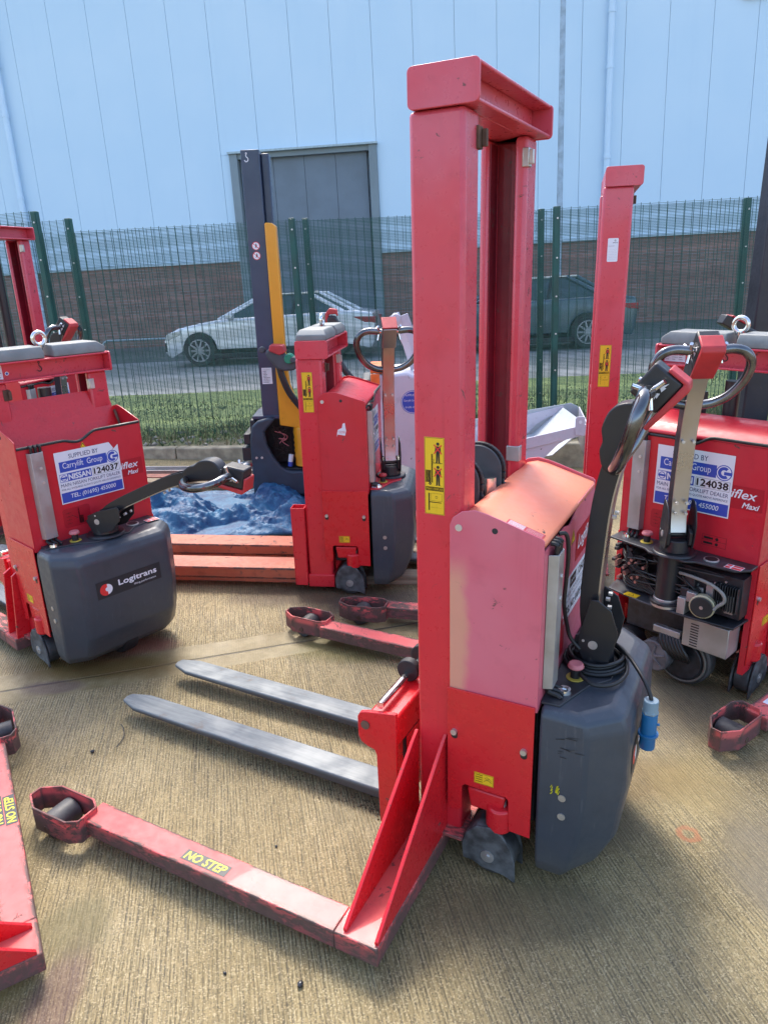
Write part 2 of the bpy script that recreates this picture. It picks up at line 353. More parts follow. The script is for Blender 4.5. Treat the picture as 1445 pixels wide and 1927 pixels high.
def dealer_sticker(parent, num, x=-0.3022, y0=0.14, z0=0.72, w_=0.29, h=0.235, torn=False):
    d = Decal((x, y0, z0), (0, -1, 0), (0, 0, 1), ['white', 'blue', 'ink', 'blueink', 'redA'])
    pts = [(0, 0), (w_, 0), (w_, h), (0, h)]
    if torn: pts = [(0, 0), (w_, 0), (w_ * 1.0, h * 0.93), (w_ * 0.86, h * 0.80), (w_ * 0.92, h * 0.87), (w_ * 0.86, h), (0, h)]
    d.sheet(pts, 'white')
    d.text('SUPPLIED BY', w_ * 0.21, h * 0.85, w_ * 0.46, h * 0.085, 'blueink')
    d.rect(w_ * 0.05, h * 0.61, w_ * 0.79, h * 0.81, 'blue', 1); d.text('Carrylift  Group', w_ * 0.10, h * 0.64, w_ * 0.62, h * 0.145, 'white', 2)
    cx, cy = w_ * 0.885, h * 0.71; d.ring(cx, cy, h * 0.11, h * 0.125, 'blue', 1); 
    for i in range(20):
        a, b = R(50 + 13 * i), R(50 + 13 * (i + 1)); r0, r1 = h * 0.045, h * 0.095
        d.poly([(cx + r0 * cos(a), cy + r0 * sin(a)), (cx + r1 * cos(a), cy + r1 * sin(a)), (cx + r1 * cos(b), cy + r1 * sin(b)), (cx + r0 * cos(b), cy + r0 * sin(b))], 'blue', 1)
    d.rect(cx, cy - h * 0.03, cx + h * 0.11, cy + h * 0.02, 'blue', 2)
    d.rect(w_ * 0.03, h * 0.42, w_ * 0.52, h * 0.575, 'blue', 1); d.rect(w_ * 0.035, h * 0.43, w_ * 0.145, h * 0.565, 'white', 2)
    d.ring(w_ * 0.09, h * 0.4975, h * 0.045, h * 0.058, 'blue', 3); d.rect(w_ * 0.04, h * 0.48, w_ * 0.14, h * 0.515, 'blue', 4)
    d.text('NISSAN', w_ * 0.165, h * 0.445, w_ * 0.335, h * 0.105, 'white', 3, 0, 0.0012)
    d.frame(w_ * 0.54, h * 0.42, w_ * 0.975, h * 0.575, 0.001, 'ink', 1); d.text(num, w_ * 0.56, h * 0.445, w_ * 0.395, h * 0.11, 'ink', 2, 0, 0.0013)
    d.text('MAIN NISSAN FORKLIFT DEALER', w_ * 0.03, h * 0.325, w_ * 0.94, h * 0.065, 'blueink'); d.text('FOR ALL ENQUIRIES ALWAYS QUOTE ABOVE REFERENCE', w_ * 0.03, h * 0.25, w_ * 0.94, h * 0.042, 'blueink')
    d.rect(w_ * 0.015, h * 0.02, w_ * 0.985, h * 0.215, 'blue', 1); d.text('TEL: (01695) 455000', w_ * 0.14, h * 0.065, w_ * 0.72, h * 0.105, 'white', 2, 0.15, 0.0003)
    return d.build('dealer_sticker', parent)
def script_sticker(parent, x, y0, z0, w_, h, words):
    d = Decal((x, y0, z0), (0, -1, 0), (0, 0, 1), ['dred', 'white'])
    d.sheet([(0, 0), (w_, 0), (w_, h), (0, h)], 'dred')
    for t, u, v, ww, hh in words: d.text(t, w_ * u, h * v, w_ * ww, h * hh, 'white', 1, 0.3, 0.0006)
    return d.build('model_badge', parent)
def diagram_sticker(parent, x, y0, z0, w_=0.12, h=0.09):
    d = Decal((x, y0, z0), (0, -1, 0), (0, 0, 1), ['dred', 'ink'])
    d.sheet([(p[0], p[1]) for p in rrect(0, w_, 0, h, 0.012)], 'dred')
    d.rect(w_ * 0.55, h * 0.1, w_ * 0.6, h * 0.92, 'ink'); d.rect(w_ * 0.58, h * 0.1, w_ * 0.72, h * 0.5, 'ink'); d.line((w_ * 0.3, h * 0.62), (w_ * 0.52, h * 0.4), 0.002, 'ink'); d.line((w_ * 0.6, h * 0.1), (w_ * 1.0, h * 0.18), 0.002, 'ink')
    for i in range(4): d.rect(w_ * 0.1, h * (0.2 + 0.18 * i), w_ * 0.3, h * (0.23 + 0.18 * i), 'ink'); d.rect(w_ * 0.19, h * (0.17 + 0.18 * i), w_ * 0.21, h * (0.26 + 0.18 * i), 'ink')
    return d.build('control_diagram', parent)
def nostep(parent, O, U, V, w_=0.145, h=0.036):
    d = Decal(O, U, V, ['dgrey', 'limey']); d.sheet([(0, 0), (w_, 0), (w_, h), (0, h)], 'dgrey')
    d.text('NO STEP', w_ * 0.05, h * 0.13, w_ * 0.87, h * 0.74, 'limey', 1, 0.15, 0.0009); return d.build('no_step_sticker', parent)

# ------------------------------------------------------------ stacker builder
def tiller(root, yaw, tilt, pivot=(-0.38, 0, 0.645), silver=False):
    """arm in local frame: d = outwards (-x), z up, then tilted about the pivot and yawed about the mast"""
    t = R(tilt); mt = Matrix.Rotation(R(yaw), 4, 'Z') @ Matrix.Rotation(-t, 4, 'Y')
    path = [(0.0, 0, 0.0), (-0.018, 0, 0.10), (-0.012, 0, 0.28), (0.0, 0, 0.42), (0.03, 0, 0.55), (0.075, 0, 0.65), (0.115, 0, 0.715)]
    path = [(-p[0], p[1], p[2]) for p in path]; sp = crom(path[:6], 5)
    a = MB()
    for s_ in (-1, 1): a.tube([(p.x, p.y + s_ * 0.026, p.z) for p in sp], 1, rect=(0.0235, 0.003), up=(1, 0, 0))
    arm = a.build('tiller_arm', M['black'], root, 0.0015); arm.location = pivot; arm.rotation_mode = 'XYZ'; arm.rotation_euler = mt.to_euler()
    b = MB(); b.tube([(p.x - 0.0245, p.y, p.z) for p in sp[1:]], 1, rect=(0.003, 0.0285), up=(1, 0, 0)); b.build('arm_cover', M['alu'], arm, 0.001)
    bo = MB()
    for z in (0.09, 0.13, 0.36):
        for y in (-0.018, 0.018): bo.cyl((-0.024, y, z), (-0.034, y, z), 0.006, n=6)
    bo.build('bolt', M['bolt'], arm)
    # heart shaped cheek plate at upper bend
    ck = MB(); poly = [tuple(p[:2]) for p in crom([(0.008, 0.49, 0), (0.018, 0.530, 0), (0.012, 0.556, 0), (0.016, 0.590, 0), (0.0, 0.632, 0), (-0.030, 0.652, 0), (-0.072, 0.650, 0), (-0.076, 0.61, 0), (-0.052, 0.55, 0), (-0.020, 0.48, 0)], 4, closed=True)]
    ck.prism(poly, -0.031, 0.031, 'y'); ck.build('cheek_plate', M['black'], arm, 0.004)
    # head
    H = Matrix.Translation((-0.098, 0, 0.695)) @ Matrix.Rotation(R(-38), 4, 'Y')
    h = MB(); h.box(-0.045, 0.036, -0.036, 0.036, -0.045, 0.045, mtx=H); hd = h.build('tiller_head', M['black'], arm, 0.006)
    r_ = MB(); r_.prism([(-0.046, -0.088), (-0.058, -0.088), (-0.066, 0.042), (-0.052, 0.056), (0.002, 0.056), (0.002, 0.046), (-0.046, 0.046)], -0.0385, 0.0385, 'y', mtx=H)
    r_.build('belly_switch', M['redbtn'], arm, 0.004)
    if silver:
        bpy.data.objects.remove([c for c in arm.children if c.name.startswith('belly_switch')][0])
        MB().box(-0.047, 0.030, -0.0365, 0.0365, 0.0462, 0.0525, mtx=H).build('belly_switch', M['redbtn'], arm, 0.002)
        MB().box(-0.052, -0.0465, -0.034, 0.034, -0.075, 0.044, mtx=H).build('head_plate', M['alu'], arm, 0.003)
    d = Decal(tuple(H @ Vector((-0.04, 0.0362, 0.0))), tuple(H.to_3x3() @ Vector((0, 0, 1))), tuple(H.to_3x3() @ Vector((1, 0, 0))), ['white'])
    for sx in (0,): d.poly([(-0.028, 0.02), (-0.012, 0.03), (-0.012, 0.036), (-0.002, 0.02), (-0.016, 0.018), (-0.014, 0.022)], 'white'); d.poly([(0.028, 0.02), (0.012, 0.03), (0.012, 0.036), (0.002, 0.02), (0.016, 0.018), (0.014, 0.022)], 'white')
    d.build('arrow_marks', arm)
    d2 = Decal(tuple(H @ Vector((-0.04, -0.0362, 0.0))), tuple(H.to_3x3() @ Vector((0, 0, -1))), tuple(H.to_3x3() @ Vector((1, 0, 0))), ['white'])
    d2.poly([(-0.028, 0.02), (-0.012, 0.03), (-0.012, 0.036), (-0.002, 0.02), (-0.016, 0.018), (-0.014, 0.022)], 'white'); d2.poly([(0.028, 0.02), (0.012, 0.03), (0.012, 0.036), (0.002, 0.02), (0.016, 0.018), (0.014, 0.022)], 'white'); d2.build('arrow_marks', arm)
    for s_ in (-1, 1):      # butterfly thumb switches
        bfl = MB(); c = H @ Vector((0.0, 0, -0.012))
        y0 = 0.037 * s_; y1 = 0.058 * s_
        bfl.cyl((c.x, y0, c.z), (c.x, y1, c.z), 0.013)
        for an in (20, 140, 260):
            dx, dz = cos(R(an)), sin(R(an)); yy = (y0 + y1) / 2
            bfl.tube([(c.x, yy, c.z), (c.x + dx * 0.02, yy + 0.002 * s_, c.z + dz * 0.02), (c.x + dx * 0.042, yy + 0.008 * s_, c.z + dz * 0.042)], [0.010, 0.007, 0.006], 8)
        bfl.build('thumb_switch', M['chrome'], arm, smooth=60)
    c = H @ Vector((0.0, 0, -0.012))
    lp = [(c.x, 0.045, c.z), (c.x + 0.004, 0.095, c.z + 0.004), (c.x + 0.003, 0.135, c.z - 0.008), (c.x + 0.01, 0.158, c.z - 0.045), (c.x + 0.025, 0.150, c.z - 0.10), (c.x + 0.045, 0.115, c.z - 0.155), (c.x + 0.062, 0.07, c.z - 0.185), (c.x + 0.068, 0.02, c.z - 0.195), (c.x + 0.068, 0, c.z - 0.195)]
    full = [Vector(p) for p in lp] + [Vector((p[0], -p[1], p[2])) for p in lp[-2::-1]]
    MB().tube(crom(full, 6), 0.0165, 14).build('handle_loop', M['blackchrome'], arm, smooth=60)
    return arm
def column_parts(root, top, cap=False, detail=True):
    Z = Matrix.Identity(4)
    br = MB(); br.cyl((-0.38, 0, 0.572), (-0.38, 0, 0.582), 0.082, 0.078); br.cyl((-0.38, 0, 0.582), (-0.38, 0, 0.635), 0.056, 0.048)
    br.build('steering_column', M['black'], root, 0.003)
def hexring(x0, x1, yc, wd, z0, z1, t=0.006, sgn=1):
    hw = wd / 2
    o = [(x0, yc - hw * 0.62), (x0 + 0.035, yc - hw), (x1 - 0.06, yc - hw), (x1, yc - hw * 0.35), (x1, yc + hw * 0.35), (x1 - 0.06, yc + hw), (x0 + 0.035, yc + hw), (x0, yc + hw * 0.62)]
    c = Vector((sum(p[0] for p in o) / 8, yc))
    i_ = []
    for k, p in enumerate(o):
        a = Vector(o[k - 1]); b = Vector(o[(k + 1) % 8]); q = Vector(p)
        d1 = (q - a).normalized(); d2 = (b - q).normalized(); n = (Vector((-d1.y, d1.x)) + Vector((-d2.y, d2.x))); n /= max(0.3, n.length ** 2 / 2); i_.append(tuple(q + n * t))
    n = 8; vs = [(*p, z0) for p in o] + [(*p, z1) for p in o] + [(*p, z1) for p in i_] + [(*p, z0) for p in i_]; fs = []
    for k in range(n):
        j = (k + 1) % n
        fs += [(k, j, n + j, n + k), (n + k, n + j, 2 * n + j, 2 * n + k), (2 * n + k, 2 * n + j, 3 * n + j, 3 * n + k), (3 * n + k, 3 * n + j, j, k)]
    return vs, fs
def stacker(name, label, x, y, th, top=2.011, bar=0.077, cap=False, leg_y=0.705, legs=True, forks='flat', lid='closed', cover=True,
            til=(0, 0), red='red', box='redA', lidm='redA', low='redlow', pull=False, half=False, group=None, stick=None, cable=False, colb=None):
    root = empty(name, (x, y, 0), pi - th); tag(root, label, 'pallet stacker', group)
    zb = top - bar; X0, X1 = -0.094, 0.035; YO = 0.264; YI = 0.176
    # --- mast columns (C profile opening inwards)
    for s_ in (-1, 1):
        prof = [(X0, YO), (X1, YO), (X1, YI), (X1 - 0.027, YI), (X1 - 0.027, YO - 0.02), (X0 + 0.034, YO - 0.02), (X0 + 0.034, YI), (X0, YI)]
        prof = [(p[0], p[1] * s_) for p in prof]
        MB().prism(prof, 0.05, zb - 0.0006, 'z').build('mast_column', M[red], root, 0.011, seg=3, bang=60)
        # inner greasy rail
        MB().prism([(X0 + 0.040, (YO - 0.021) * s_), (X1 - 0.033, (YO - 0.021) * s_), (X1 - 0.033, (YO - 0.030) * s_), (X0 + 0.040, (YO - 0.030) * s_)], 0.12, zb - 0.01, 'z').build('inner_rail', M['redin'], root)
        MB().box(X1 - 0.0275, X1 - 0.0295, s_ * (YO - 0.031), s_ * (YI + 0.004), 0.12, zb - 0.012).build('channel_liner', M['redin'], root)
        MB().box(X0 + 0.036, X0 + 0.050, s_ * (YO - 0.031), s_ * (YI + 0.03), 0.12, zb - 0.015).build('inner_rail', M['redin'], root)
        cl = MB(); cl.box(X0 - 0.006, X0 + 0.012, s_ * (YI - 0.006), s_ * (YI + 0.022), zb - 0.075, zb - 0.03); cl.box(X0 - 0.018, X0 - 0.006, s_ * (YI - 0.006), s_ * (YI + 0.006), zb - 0.07, zb - 0.035)
        cl.build('mast_stop', M['bolt'] if s_ < 0 else M['rustbolt'], root, 0.002)
    if pull or top > 1.6:
        for z in (zb * 0.555,): MB().box(X0 - 0.003, X0 + 0.036, -(YI - 0.003), -(YI + 0.024), z, z + 0.045).build('clip', M['zinc'], root, 0.002)
    # --- crossbar channel, open to the rear
    c = MB(); t = 0.008
    c.box(-0.075, 0.028, -0.27, 0.27, zb, top); c.box(-0.125, -0.0755, -0.27, 0.27, top - t, top); c.box(-0.125, -0.0755, -0.27, 0.27, zb, zb + t)
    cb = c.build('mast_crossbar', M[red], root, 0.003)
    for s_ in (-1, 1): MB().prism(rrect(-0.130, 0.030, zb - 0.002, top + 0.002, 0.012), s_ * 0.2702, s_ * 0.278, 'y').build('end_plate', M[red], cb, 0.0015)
    d = Decal((-0.0755, 0.262, zb + 0.012), (0, -1, 0), (0, 0, 1), ['white', 'greyink', 'blue'])
    ww, hh = 0.085, bar - 0.022; d.sheet([(0, 0), (ww, 0), (ww, hh), (0, hh)], 'white')
    for i in range(6):
        for j in range(3): d.rect(0.004 + j * 0.027, hh * (0.12 + 0.14 * i), 0.004 + j * 0.027 + random.uniform(0.012, 0.024), hh * (0.17 + 0.14 * i), 'greyink')
    d.poly(circ(ww + 0.017, hh * 0.35, 0.008, 12), 'white', 0); d.poly(circ(ww + 0.017, hh * 0.35, 0.005, 12), 'blue', 1)
    d.build('rating_plate', cb)
    if cap:
        ring = []
        cp = MB()
        for s_ in (-1, 1):
            a, b = (0.012, 0.262) if s_ > 0 else (-0.262, -0.028)
            pl = [(-0.122, a), (0.024, a), (0.024, b), (-0.122, b)]
            ins = 0.012
            q = [(-0.118 + ins, a + (0.002 if s_ > 0 else 0.03)), (0.012, a + (0.002 if s_ > 0 else 0.03)), (0.012, b - (0.03 if s_ > 0 else 0.002)), (-0.118 + ins, b - (0.03 if s_ > 0 else 0.002))]
            cp.loft([[(*p, top + 0.001) for p in pl], [(*p, top + 0.026) for p in pl], [(*p, top + 0.050) for p in q]])
        cp.build('mast_cap', M['cap'], root, 0.004)
        ey = MB(); ey.cyl((-0.05, -0.008, top), (-0.05, -0.008, top + 0.045), 0.009, n=12); ey.cyl((-0.05, -0.008, top - 0.022), (-0.05, -0.008, top - 0.009), 0.015, n=6)
        ey.cyl((-0.05, -0.008, top + 0.04), (-0.05, -0.008, top + 0.052), 0.015, n=12)
        ey.tube([(-0.05, -0.008 + 0.026 * cos(R(a)), top + 0.078 + 0.026 * sin(R(a))) for a in range(0, 360, 15)], 0.0085, 10, closed=True)
        ey.build('lifting_eye', M['chrome'], root, smooth=60)
        d = Decal((-0.0755, 0.035, zb + 0.022), (0, -1, 0), (0, 0, 1), ['ink'])
        pp = crom([(0.012, 0.038, 0), (0.012, 0.028, 0), (0.020, 0.018, 0), (0.018, 0.008, 0), (0.008, 0.005, 0), (0.002, 0.012, 0)], 5)
        for a, b in zip(pp[:-1], pp[1:]): d.line(a[:2], b[:2], 0.0042, 'ink', 1)
        d.ring(0.012, 0.042, 0.002, 0.005, 'ink'); d.build('hook_mark', cb)
    # --- mast internals
    mi = MB(); mi.box(-0.02, 0.03, -0.17, 0.17, 0.10, 0.16); mi.box(0.0, 0.03, -0.17, 0.17, min(zb, 1.0) - 0.06, min(zb, 1.0)); mi.build('carriage_brace', M['redin'], root, 0.003)
    if pull:
        for (yc, xc, zc, rr) in ((0.088, -0.018, 1.082, 0.060), (-0.02, -0.034, 1.090, 0.068)):
            pr = [(xc + rr * cos(R(a)), zc + rr * sin(R(a))) for a in range(0, 181, 12)] + [(xc - rr, zc - 0.075), (xc - rr * 0.6, zc - 0.11), (xc + rr * 0.6, zc - 0.11), (xc + rr, zc - 0.075)]
            p = MB(); [p.prism([(xc + (a - xc) * 0.98, zc + (b - zc) * 0.98) for a, b in pr], yc + q_ * 0.010, yc + q_ * 0.017, 'y') for q_ in (-1, 1)]; p.prism([(xc + (a - xc) * 0.85, zc + (b - zc) * 0.85) for a, b in pr], yc - 0.0095, yc + 0.0095, 'y'); po = p.build('chain_pulley', M['capside'], root, 0.003)
            ch = MB(); pts = [(xc + rr * cos(R(a)), yc, zc + rr * sin(R(a))) for a in range(0, 181, 9)] + [(xc - rr, yc, zc - 0.03 * k) for k in range(1, 14)]
            for q0, q1 in zip(pts[:-1], pts[1:]):
                mid = (Vector(q0) + Vector(q1)) / 2; dr = (Vector(q1) - Vector(q0)); an = math.atan2(dr.z, dr.x)
                ch.box(-0.009, 0.009, -0.007, 0.007, -0.005, 0.005, mtx=Matrix.Translation(mid) @ Matrix.Rotation(-an, 4, 'Y'))
            ch.build('chain', M['board'], po, 0.002)
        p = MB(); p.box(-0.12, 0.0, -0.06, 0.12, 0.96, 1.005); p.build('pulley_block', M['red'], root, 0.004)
        cy = MB(); cy.cyl((-0.075, 0.03, 0.2), (-0.075, 0.03, 1.08), 0.022); cy.cyl((-0.045, -0.06, 0.2), (-0.045, -0.06, 1.075), 0.014); cy.cyl((-0.045, 0.18, 0.2), (-0.045, 0.18, 1.065), 0.014); cy.cyl((-0.045, 0.05, 0.9), (-0.045, 0.05, 1.06), 0.018, n=6); cy.cyl((-0.045, 0.05, 1.06), (-0.045, 0.075, 1.085), 0.006, n=8)
        cy.build('lift_cylinder', M['chrome'], root)
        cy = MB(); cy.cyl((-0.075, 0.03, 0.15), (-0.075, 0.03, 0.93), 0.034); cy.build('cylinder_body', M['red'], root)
    else:
        cy = MB(); cy.cyl((-0.03, 0.0, 0.1), (-0.03, 0.0, zb - 0.05), 0.028); cy.cyl((-0.04, 0.10, 0.1), (-0.04, 0.10, zb - 0.1), 0.012); cy.build('lift_cylinder', M['black'], root)
    # --- base legs
    lm = M['leg'] if forks == 'flat' else M['legb']
    if legs and forks == 'flat':
        b = MB(); b.box(-0.054, 0.066, -leg_y, leg_y, 0.034, 0.089); b.build('base_tube', M['leg'], root, 0.003)
        for s_ in (-1, 1):
            l_ = MB(); l_.box(0.0665, 0.945, s_ * leg_y, s_ * (leg_y - 0.082), 0.034, 0.0885); lg = l_lg = l_.build('outrigger_leg', M['leg'], root, 0.003)
            vs, fs = hexring(0.928, 1.165, s_ * (leg_y - 0.012), 0.112, 0.026, 0.105); MB().add(vs, fs).build('roller_frame', M['leg'], lg, 0.0015, fixn=True)
            yc = s_ * (leg_y - 0.012); ro = MB(); ro.cyl((1.055, yc - 0.045, 0.043), (1.055, yc + 0.045, 0.043), 0.0415, n=28); ro.build('load_roller', M['roller'], lg, 0.004)
            MB().cyl((1.055, yc - 0.059, 0.045), (1.055, yc + 0.059, 0.045), 0.011, n=14).build('roller_axle', M['rustbolt'], lg, 0.001)
            for (xa, zt_) in ((-0.052, 0.385), (0.035, 0.375)):   # gusset plates, thin in x
                g = MB(); yy = [s_ * (YO + 0.0008), s_ * (YO + 0.0008), s_ * (YO + 0.035), s_ * (leg_y - 0.012), s_ * (leg_y - 0.012)]
                zz = [0.0885, zt_ + 0.02, zt_, 0.098, 0.0885]
                g.prism([(a, b_) for a, b_ in zip(yy, zz)], xa, xa + 0.010, 'x'); g.build('gusset', M['redlow'], root, 0.0015)
        bp = MB(); bp.box(-0.11, 0.05, -0.30, 0.30, 0.0895, 0.10); bp.build('base_plate', M['leg'], root, 0.002)
    elif forks == 'pallet':
        b = MB(); b.box(-0.10, 0.04, -0.27, 0.27, 0.03, 0.10); b.build('base_tube', M['red'], root, 0.004)
        for s_ in (-1, 1):
            MB().box(0.04, 1.10, s_ * 0.10, s_ * 0.23, 0.03, 0.055).build('outrigger_leg', M['legb'], root, 0.004)
    # --- fork carriage
    cx0 = 0.107
    if forks == 'flat':
        ck = [(0.107, 0.419), (0.205, 0.402), (0.224, 0.396), (0.233, 0.380), (0.233, 0.315), (0.224, 0.296), (0.205, 0.285), (0.180, 0.278), (0.174, 0.262), (0.170, 0.022), (0.122, 0.022), (0.107, 0.10)]
        for s_ in (-1, 1): 
            co_ = MB().prism(ck, s_ * 0.249, s_ * 0.263, 'y').build('carriage_cheek', M['redlow'], root, 0.002)
            MB().cyl((0.207, s_ * 0.262, 0.358), (0.207, s_ * 0.267, 0.358), 0.014, n=16).build('bolt', M['rustbolt'], co_)
        bm = MB(); bm.box(0.108, 0.20, -0.2485, 0.2485, 0.30, 0.40); bm.build('carriage_beam', M['redlow'], root, 0.008)
        MB().box(0.110, 0.118, -0.2, 0.2, 0.17, 0.2995).build('wear_pad', M['rubber'], root)
        sh = MB(); sh.cyl((0.165, -0.24, 0.425), (0.165, 0.247, 0.425), 0.0115, n=16); sh.build('carriage_shaft', M['chrome'], root)
        for yy in (0.05, -0.05):
            q = MB(); q.cyl((0.165, yy - 0.014, 0.437), (0.165, yy + 0.014, 0.437), 0.036, n=28); q.build('shaft_roller', M['rubber'], root, 0.003)
        for s_ in (-1, 1):
            yi, yo = s_ * 0.095, s_ * 0.190
            def yy_(t): return yi + (yo - yi) * t
            f_ = MB(); top_ = [(0.125, yy_(0)), (1.27, yy_(0)), (1.345, yy_(0.25)), (1.352, yy_(0.5)), (1.345, yy_(0.75)), (1.27, yy_(1)), (0.125, yy_(1))]
            def zt(xx): return 0.070
            def zb_(xx): return 0.032 if xx < 0.9 else 0.032 + (xx - 0.9) / 0.45 * 0.026
            r0 = [(a, b_, zb_(a)) for a, b_ in top_]; r1 = [(a, b_, zt(a)) for a, b_ in top_]
            if s_ < 0: r0, r1 = r0[::-1], r1[::-1]
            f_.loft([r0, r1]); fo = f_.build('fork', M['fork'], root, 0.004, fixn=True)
            MB().box(0.108, 0.15, yi, yo, 0.071, 0.2995).build('fork_shank', M['redlow'], fo, 0.003)
    else:
        b = MB(); b.box(0.042, 0.106, -0.27, 0.27, 0.05, 0.28)
        b.build('carriage_beam', M['red'], root, 0.004)
        for s_ in (-1, 1):
            ck = MB(); y0, y1 = s_ * 0.205, s_ * 0.274
            ck.box(0.107, 0.111, y0, y1, 0.04, 0.47); ck.box(0.040, 0.044, y0, y1, 0.285, 0.47); ck.box(0.044, 0.107, y1 - s_ * 0.004, y1, 0.04, 0.47); ck.box(0.044, 0.107, y0, y0 + s_ * 0.004, 0.285, 0.47)
            ck.build('carriage_upright', M['red'], root, 0.001)
            f_ = MB(); yi, yo = s_ * 0.075, s_ * 0.255
            f_.box(0.1115, 1.22, yi + s_ * 0.012, yo - s_ * 0.012, 0.115, 0.121); f_.box(0.1115, 1.22, yo - s_ * 0.018, yo - s_ * 0.012, 0.062, 0.115); f_.box(0.1115, 1.22, yi + s_ * 0.012, yi + s_ * 0.018, 0.062, 0.115)
            f_.build('fork', M['legb'], root, 0.003)
    if half: return root
    # --- battery box
    bm_ = M[box]; prof = [(-0.064, 0.55), (-0.064, 1.022), (-0.072, 1.042), (-0.095, 1.060), (-0.127, 1.067), (-0.160, 1.061), (-0.19, 1.052), (-0.294, 1.018), (-0.300, 1.012), (-0.300, 0.55)]
    for s_ in (-1, 1):
        MB().prism(prof, s_ * 0.2705, s_ * 0.2755, 'y').build('box_side', bm_, root, 0.0012)
        dots = MB()
        dots.cyl((-0.088, s_ * 0.2752, 1.018), (-0.088, s_ * 0.2775, 1.018), 0.009, n=14); dots.build('bolt', M['bolt'], root)
        MB().cyl((-0.18, s_ * 0.2752, 1.022), (-0.18, s_ * 0.2763, 1.022), 0.0075, n=12).build('grommet', M['rubber'], root)
    # rear panel with a wavy top edge
    ys = np.linspace(0.2704, -0.2704, 41)
    def zed(yv):
        # dip left of centre then step up
        if yv > 0.09: return 0.985
        if yv > 0.02: return 0.985 - 0.014 * (0.5 - 0.5 * cos(pi * (0.09 - yv) / 0.07)) 
        if yv > -0.07: return 0.971 + 0.034 * (0.5 - 0.5 * cos(pi * (0.02 - yv) / 0.09))
        return 1.005
    zed2 = (lambda yv: zed(yv))
    pts = [(float(a), zed2(a)) for a in ys]
    MB().prism([(0.2704, 0.55)] + [(p[0], p[1]) for p in pts] + [(-0.2704, 0.55)], -0.300, -0.296, 'x').build('box_rear_panel', bm_, root, 0.0)
    MB().box(-0.069, -0.065, -0.2704, 0.2704, 0.55, 1.02).build('box_front_panel', bm_, root)
    MB().box(-0.296, -0.069, -0.2704, 0.2704, 0.55, 0.60).build('box_floor', bm_, root)
    if stick != 'main': MB().tube([(-0.299, p[0], p[1] + 0.002) for p in pts], 0.0062, 8).build('edge_seal', M['seal'], root)
    arc = [(-0.072, 1.020), (-0.080, 1.036), (-0.098, 1.050), (-0.127, 1.057), (-0.160, 1.052), (-0.19, 1.043), (-0.296, 1.009), (-0.3005, 1.002), (-0.3005, 0.998)]
    if lid == 'closed':
        o_ = [(a, b) for a, b in arc]; i_ = [(a, b - 0.003) for a, b in arc][::-1]
        MB().prism(o_ + i_, -0.2700, 0.2700, 'y').build('battery_lid', M[lidm], root, 0.0, smooth=50)
        d = Decal((-0.155, 0.262, 1.0545), (0, -1, 0), (-0.955, 0, -0.295), ['dred', 'white'])
        d = Decal((-0.200, 0.262, 1.0405), (-0.951, 0, -0.308), (0, -1, 0), ['dred', 'white', 'ink'])
        if box == 'pink':
            d.sheet([(0, 0), (0.095, 0), (0.095, 0.032), (0, 0.032)], 'dred')
            for i in range(5): d.rect(0.004, 0.004 + i * 0.0055, 0.045, 0.0065 + i * 0.0055, 'white', 1); d.rect(0.05, 0.004 + i * 0.0055, 0.091, 0.0048 + i * 0.0055, 'white', 1)
            d.build('lid_label', root)
    else:
        # lid swung up about the front edge
        hx, hz = -0.075, 1.035
        pl = [(hx, hz - 0.01), (hx - 0.004, hz - 0.01), (hx + 0.028, 1.17), (hx + 0.022, 1.205), (hx - 0.004, 1.222), (hx - 0.001, 1.226), (hx + 0.027, 1.209), (hx + 0.034, 1.172)]
        MB().prism([(-0.20, 0.80), (-0.204, 0.802), (-0.079, 1.10), (-0.066, 1.14), (-0.062, 1.138), (-0.075, 1.098)], -0.266, 0.266, 'y').build('battery_lid', M['redlow'], root, 0.0)
        sl_ = MB(); sl_.tube([(-0.12, -0.262, 1.045), (-0.16, -0.262, 0.96)], 0.006, 6); sl_.build('lid_latch', M['rustbolt'], root)
    # cable channel on the rear
    ch = MB(); y0, y1 = 0.172, 0.238
    ch.prism([(y0, -0.301), (y0 + 0.008, -0.325), (y1 - 0.008, -0.325), (y1, -0.301), (y1 - 0.003, -0.301), (y1 - 0.010, -0.321), (y0 + 0.010, -0.321), (y0 + 0.003, -0.301)], 0.60, 0.965, 'z', mtx=Matrix(((0, 1, 0, 0), (1, 0, 0, 0), (0, 0, 1, 0), (0, 0, 0, 1))))
    chn = ch.build('cable_channel', M['zinc'], root, 0.001, fixn=True)
    sc = MB()
    for z in (0.84, 0.90): sc.cyl((-0.325, 0.198, z), (-0.328, 0.198, z), 0.006, n=8)
    sc.build('bolt', M['bolt'], chn)
    cb_ = MB()
    for yy in (0.185, 0.203, 0.221):
        cb_.tube(crom([(-0.302, yy, 0.99), (-0.318, yy, 0.985), (-0.315, yy, 0.95), (-0.311, yy, 0.62), (-0.312, yy + 0.004, 0.59), (-0.335, yy - 0.004, 0.578), (-0.345, yy, 0.572)], 4), 0.0062, 8)
    cb_.build('loom_cable', M['cable'], root)
    # --- lower side plates with a cut-out over the castor
    for s_ in (-1, 1):
        pl = [(-0.060, 0.567), (-0.296, 0.567), (-0.296, 0.160), (-0.237, 0.163), (-0.234, 0.262), (-0.226, 0.270), (-0.110, 0.272), (-0.102, 0.264), (-0.101, 0.190), (-0.092, 0.180), (-0.060, 0.178)]
        so_ = MB().prism(pl, s_ * 0.2775, s_ * 0.282, 'y').build('side_plate', M[low], root, 0.001)
        for (bx, bz) in ((-0.080, 0.436), (-0.272, 0.432)): MB().cyl((bx, s_ * 0.282, bz), (bx, s_ * 0.291, bz), 0.0085, n=10).build('bolt', M['bolt'], so_)
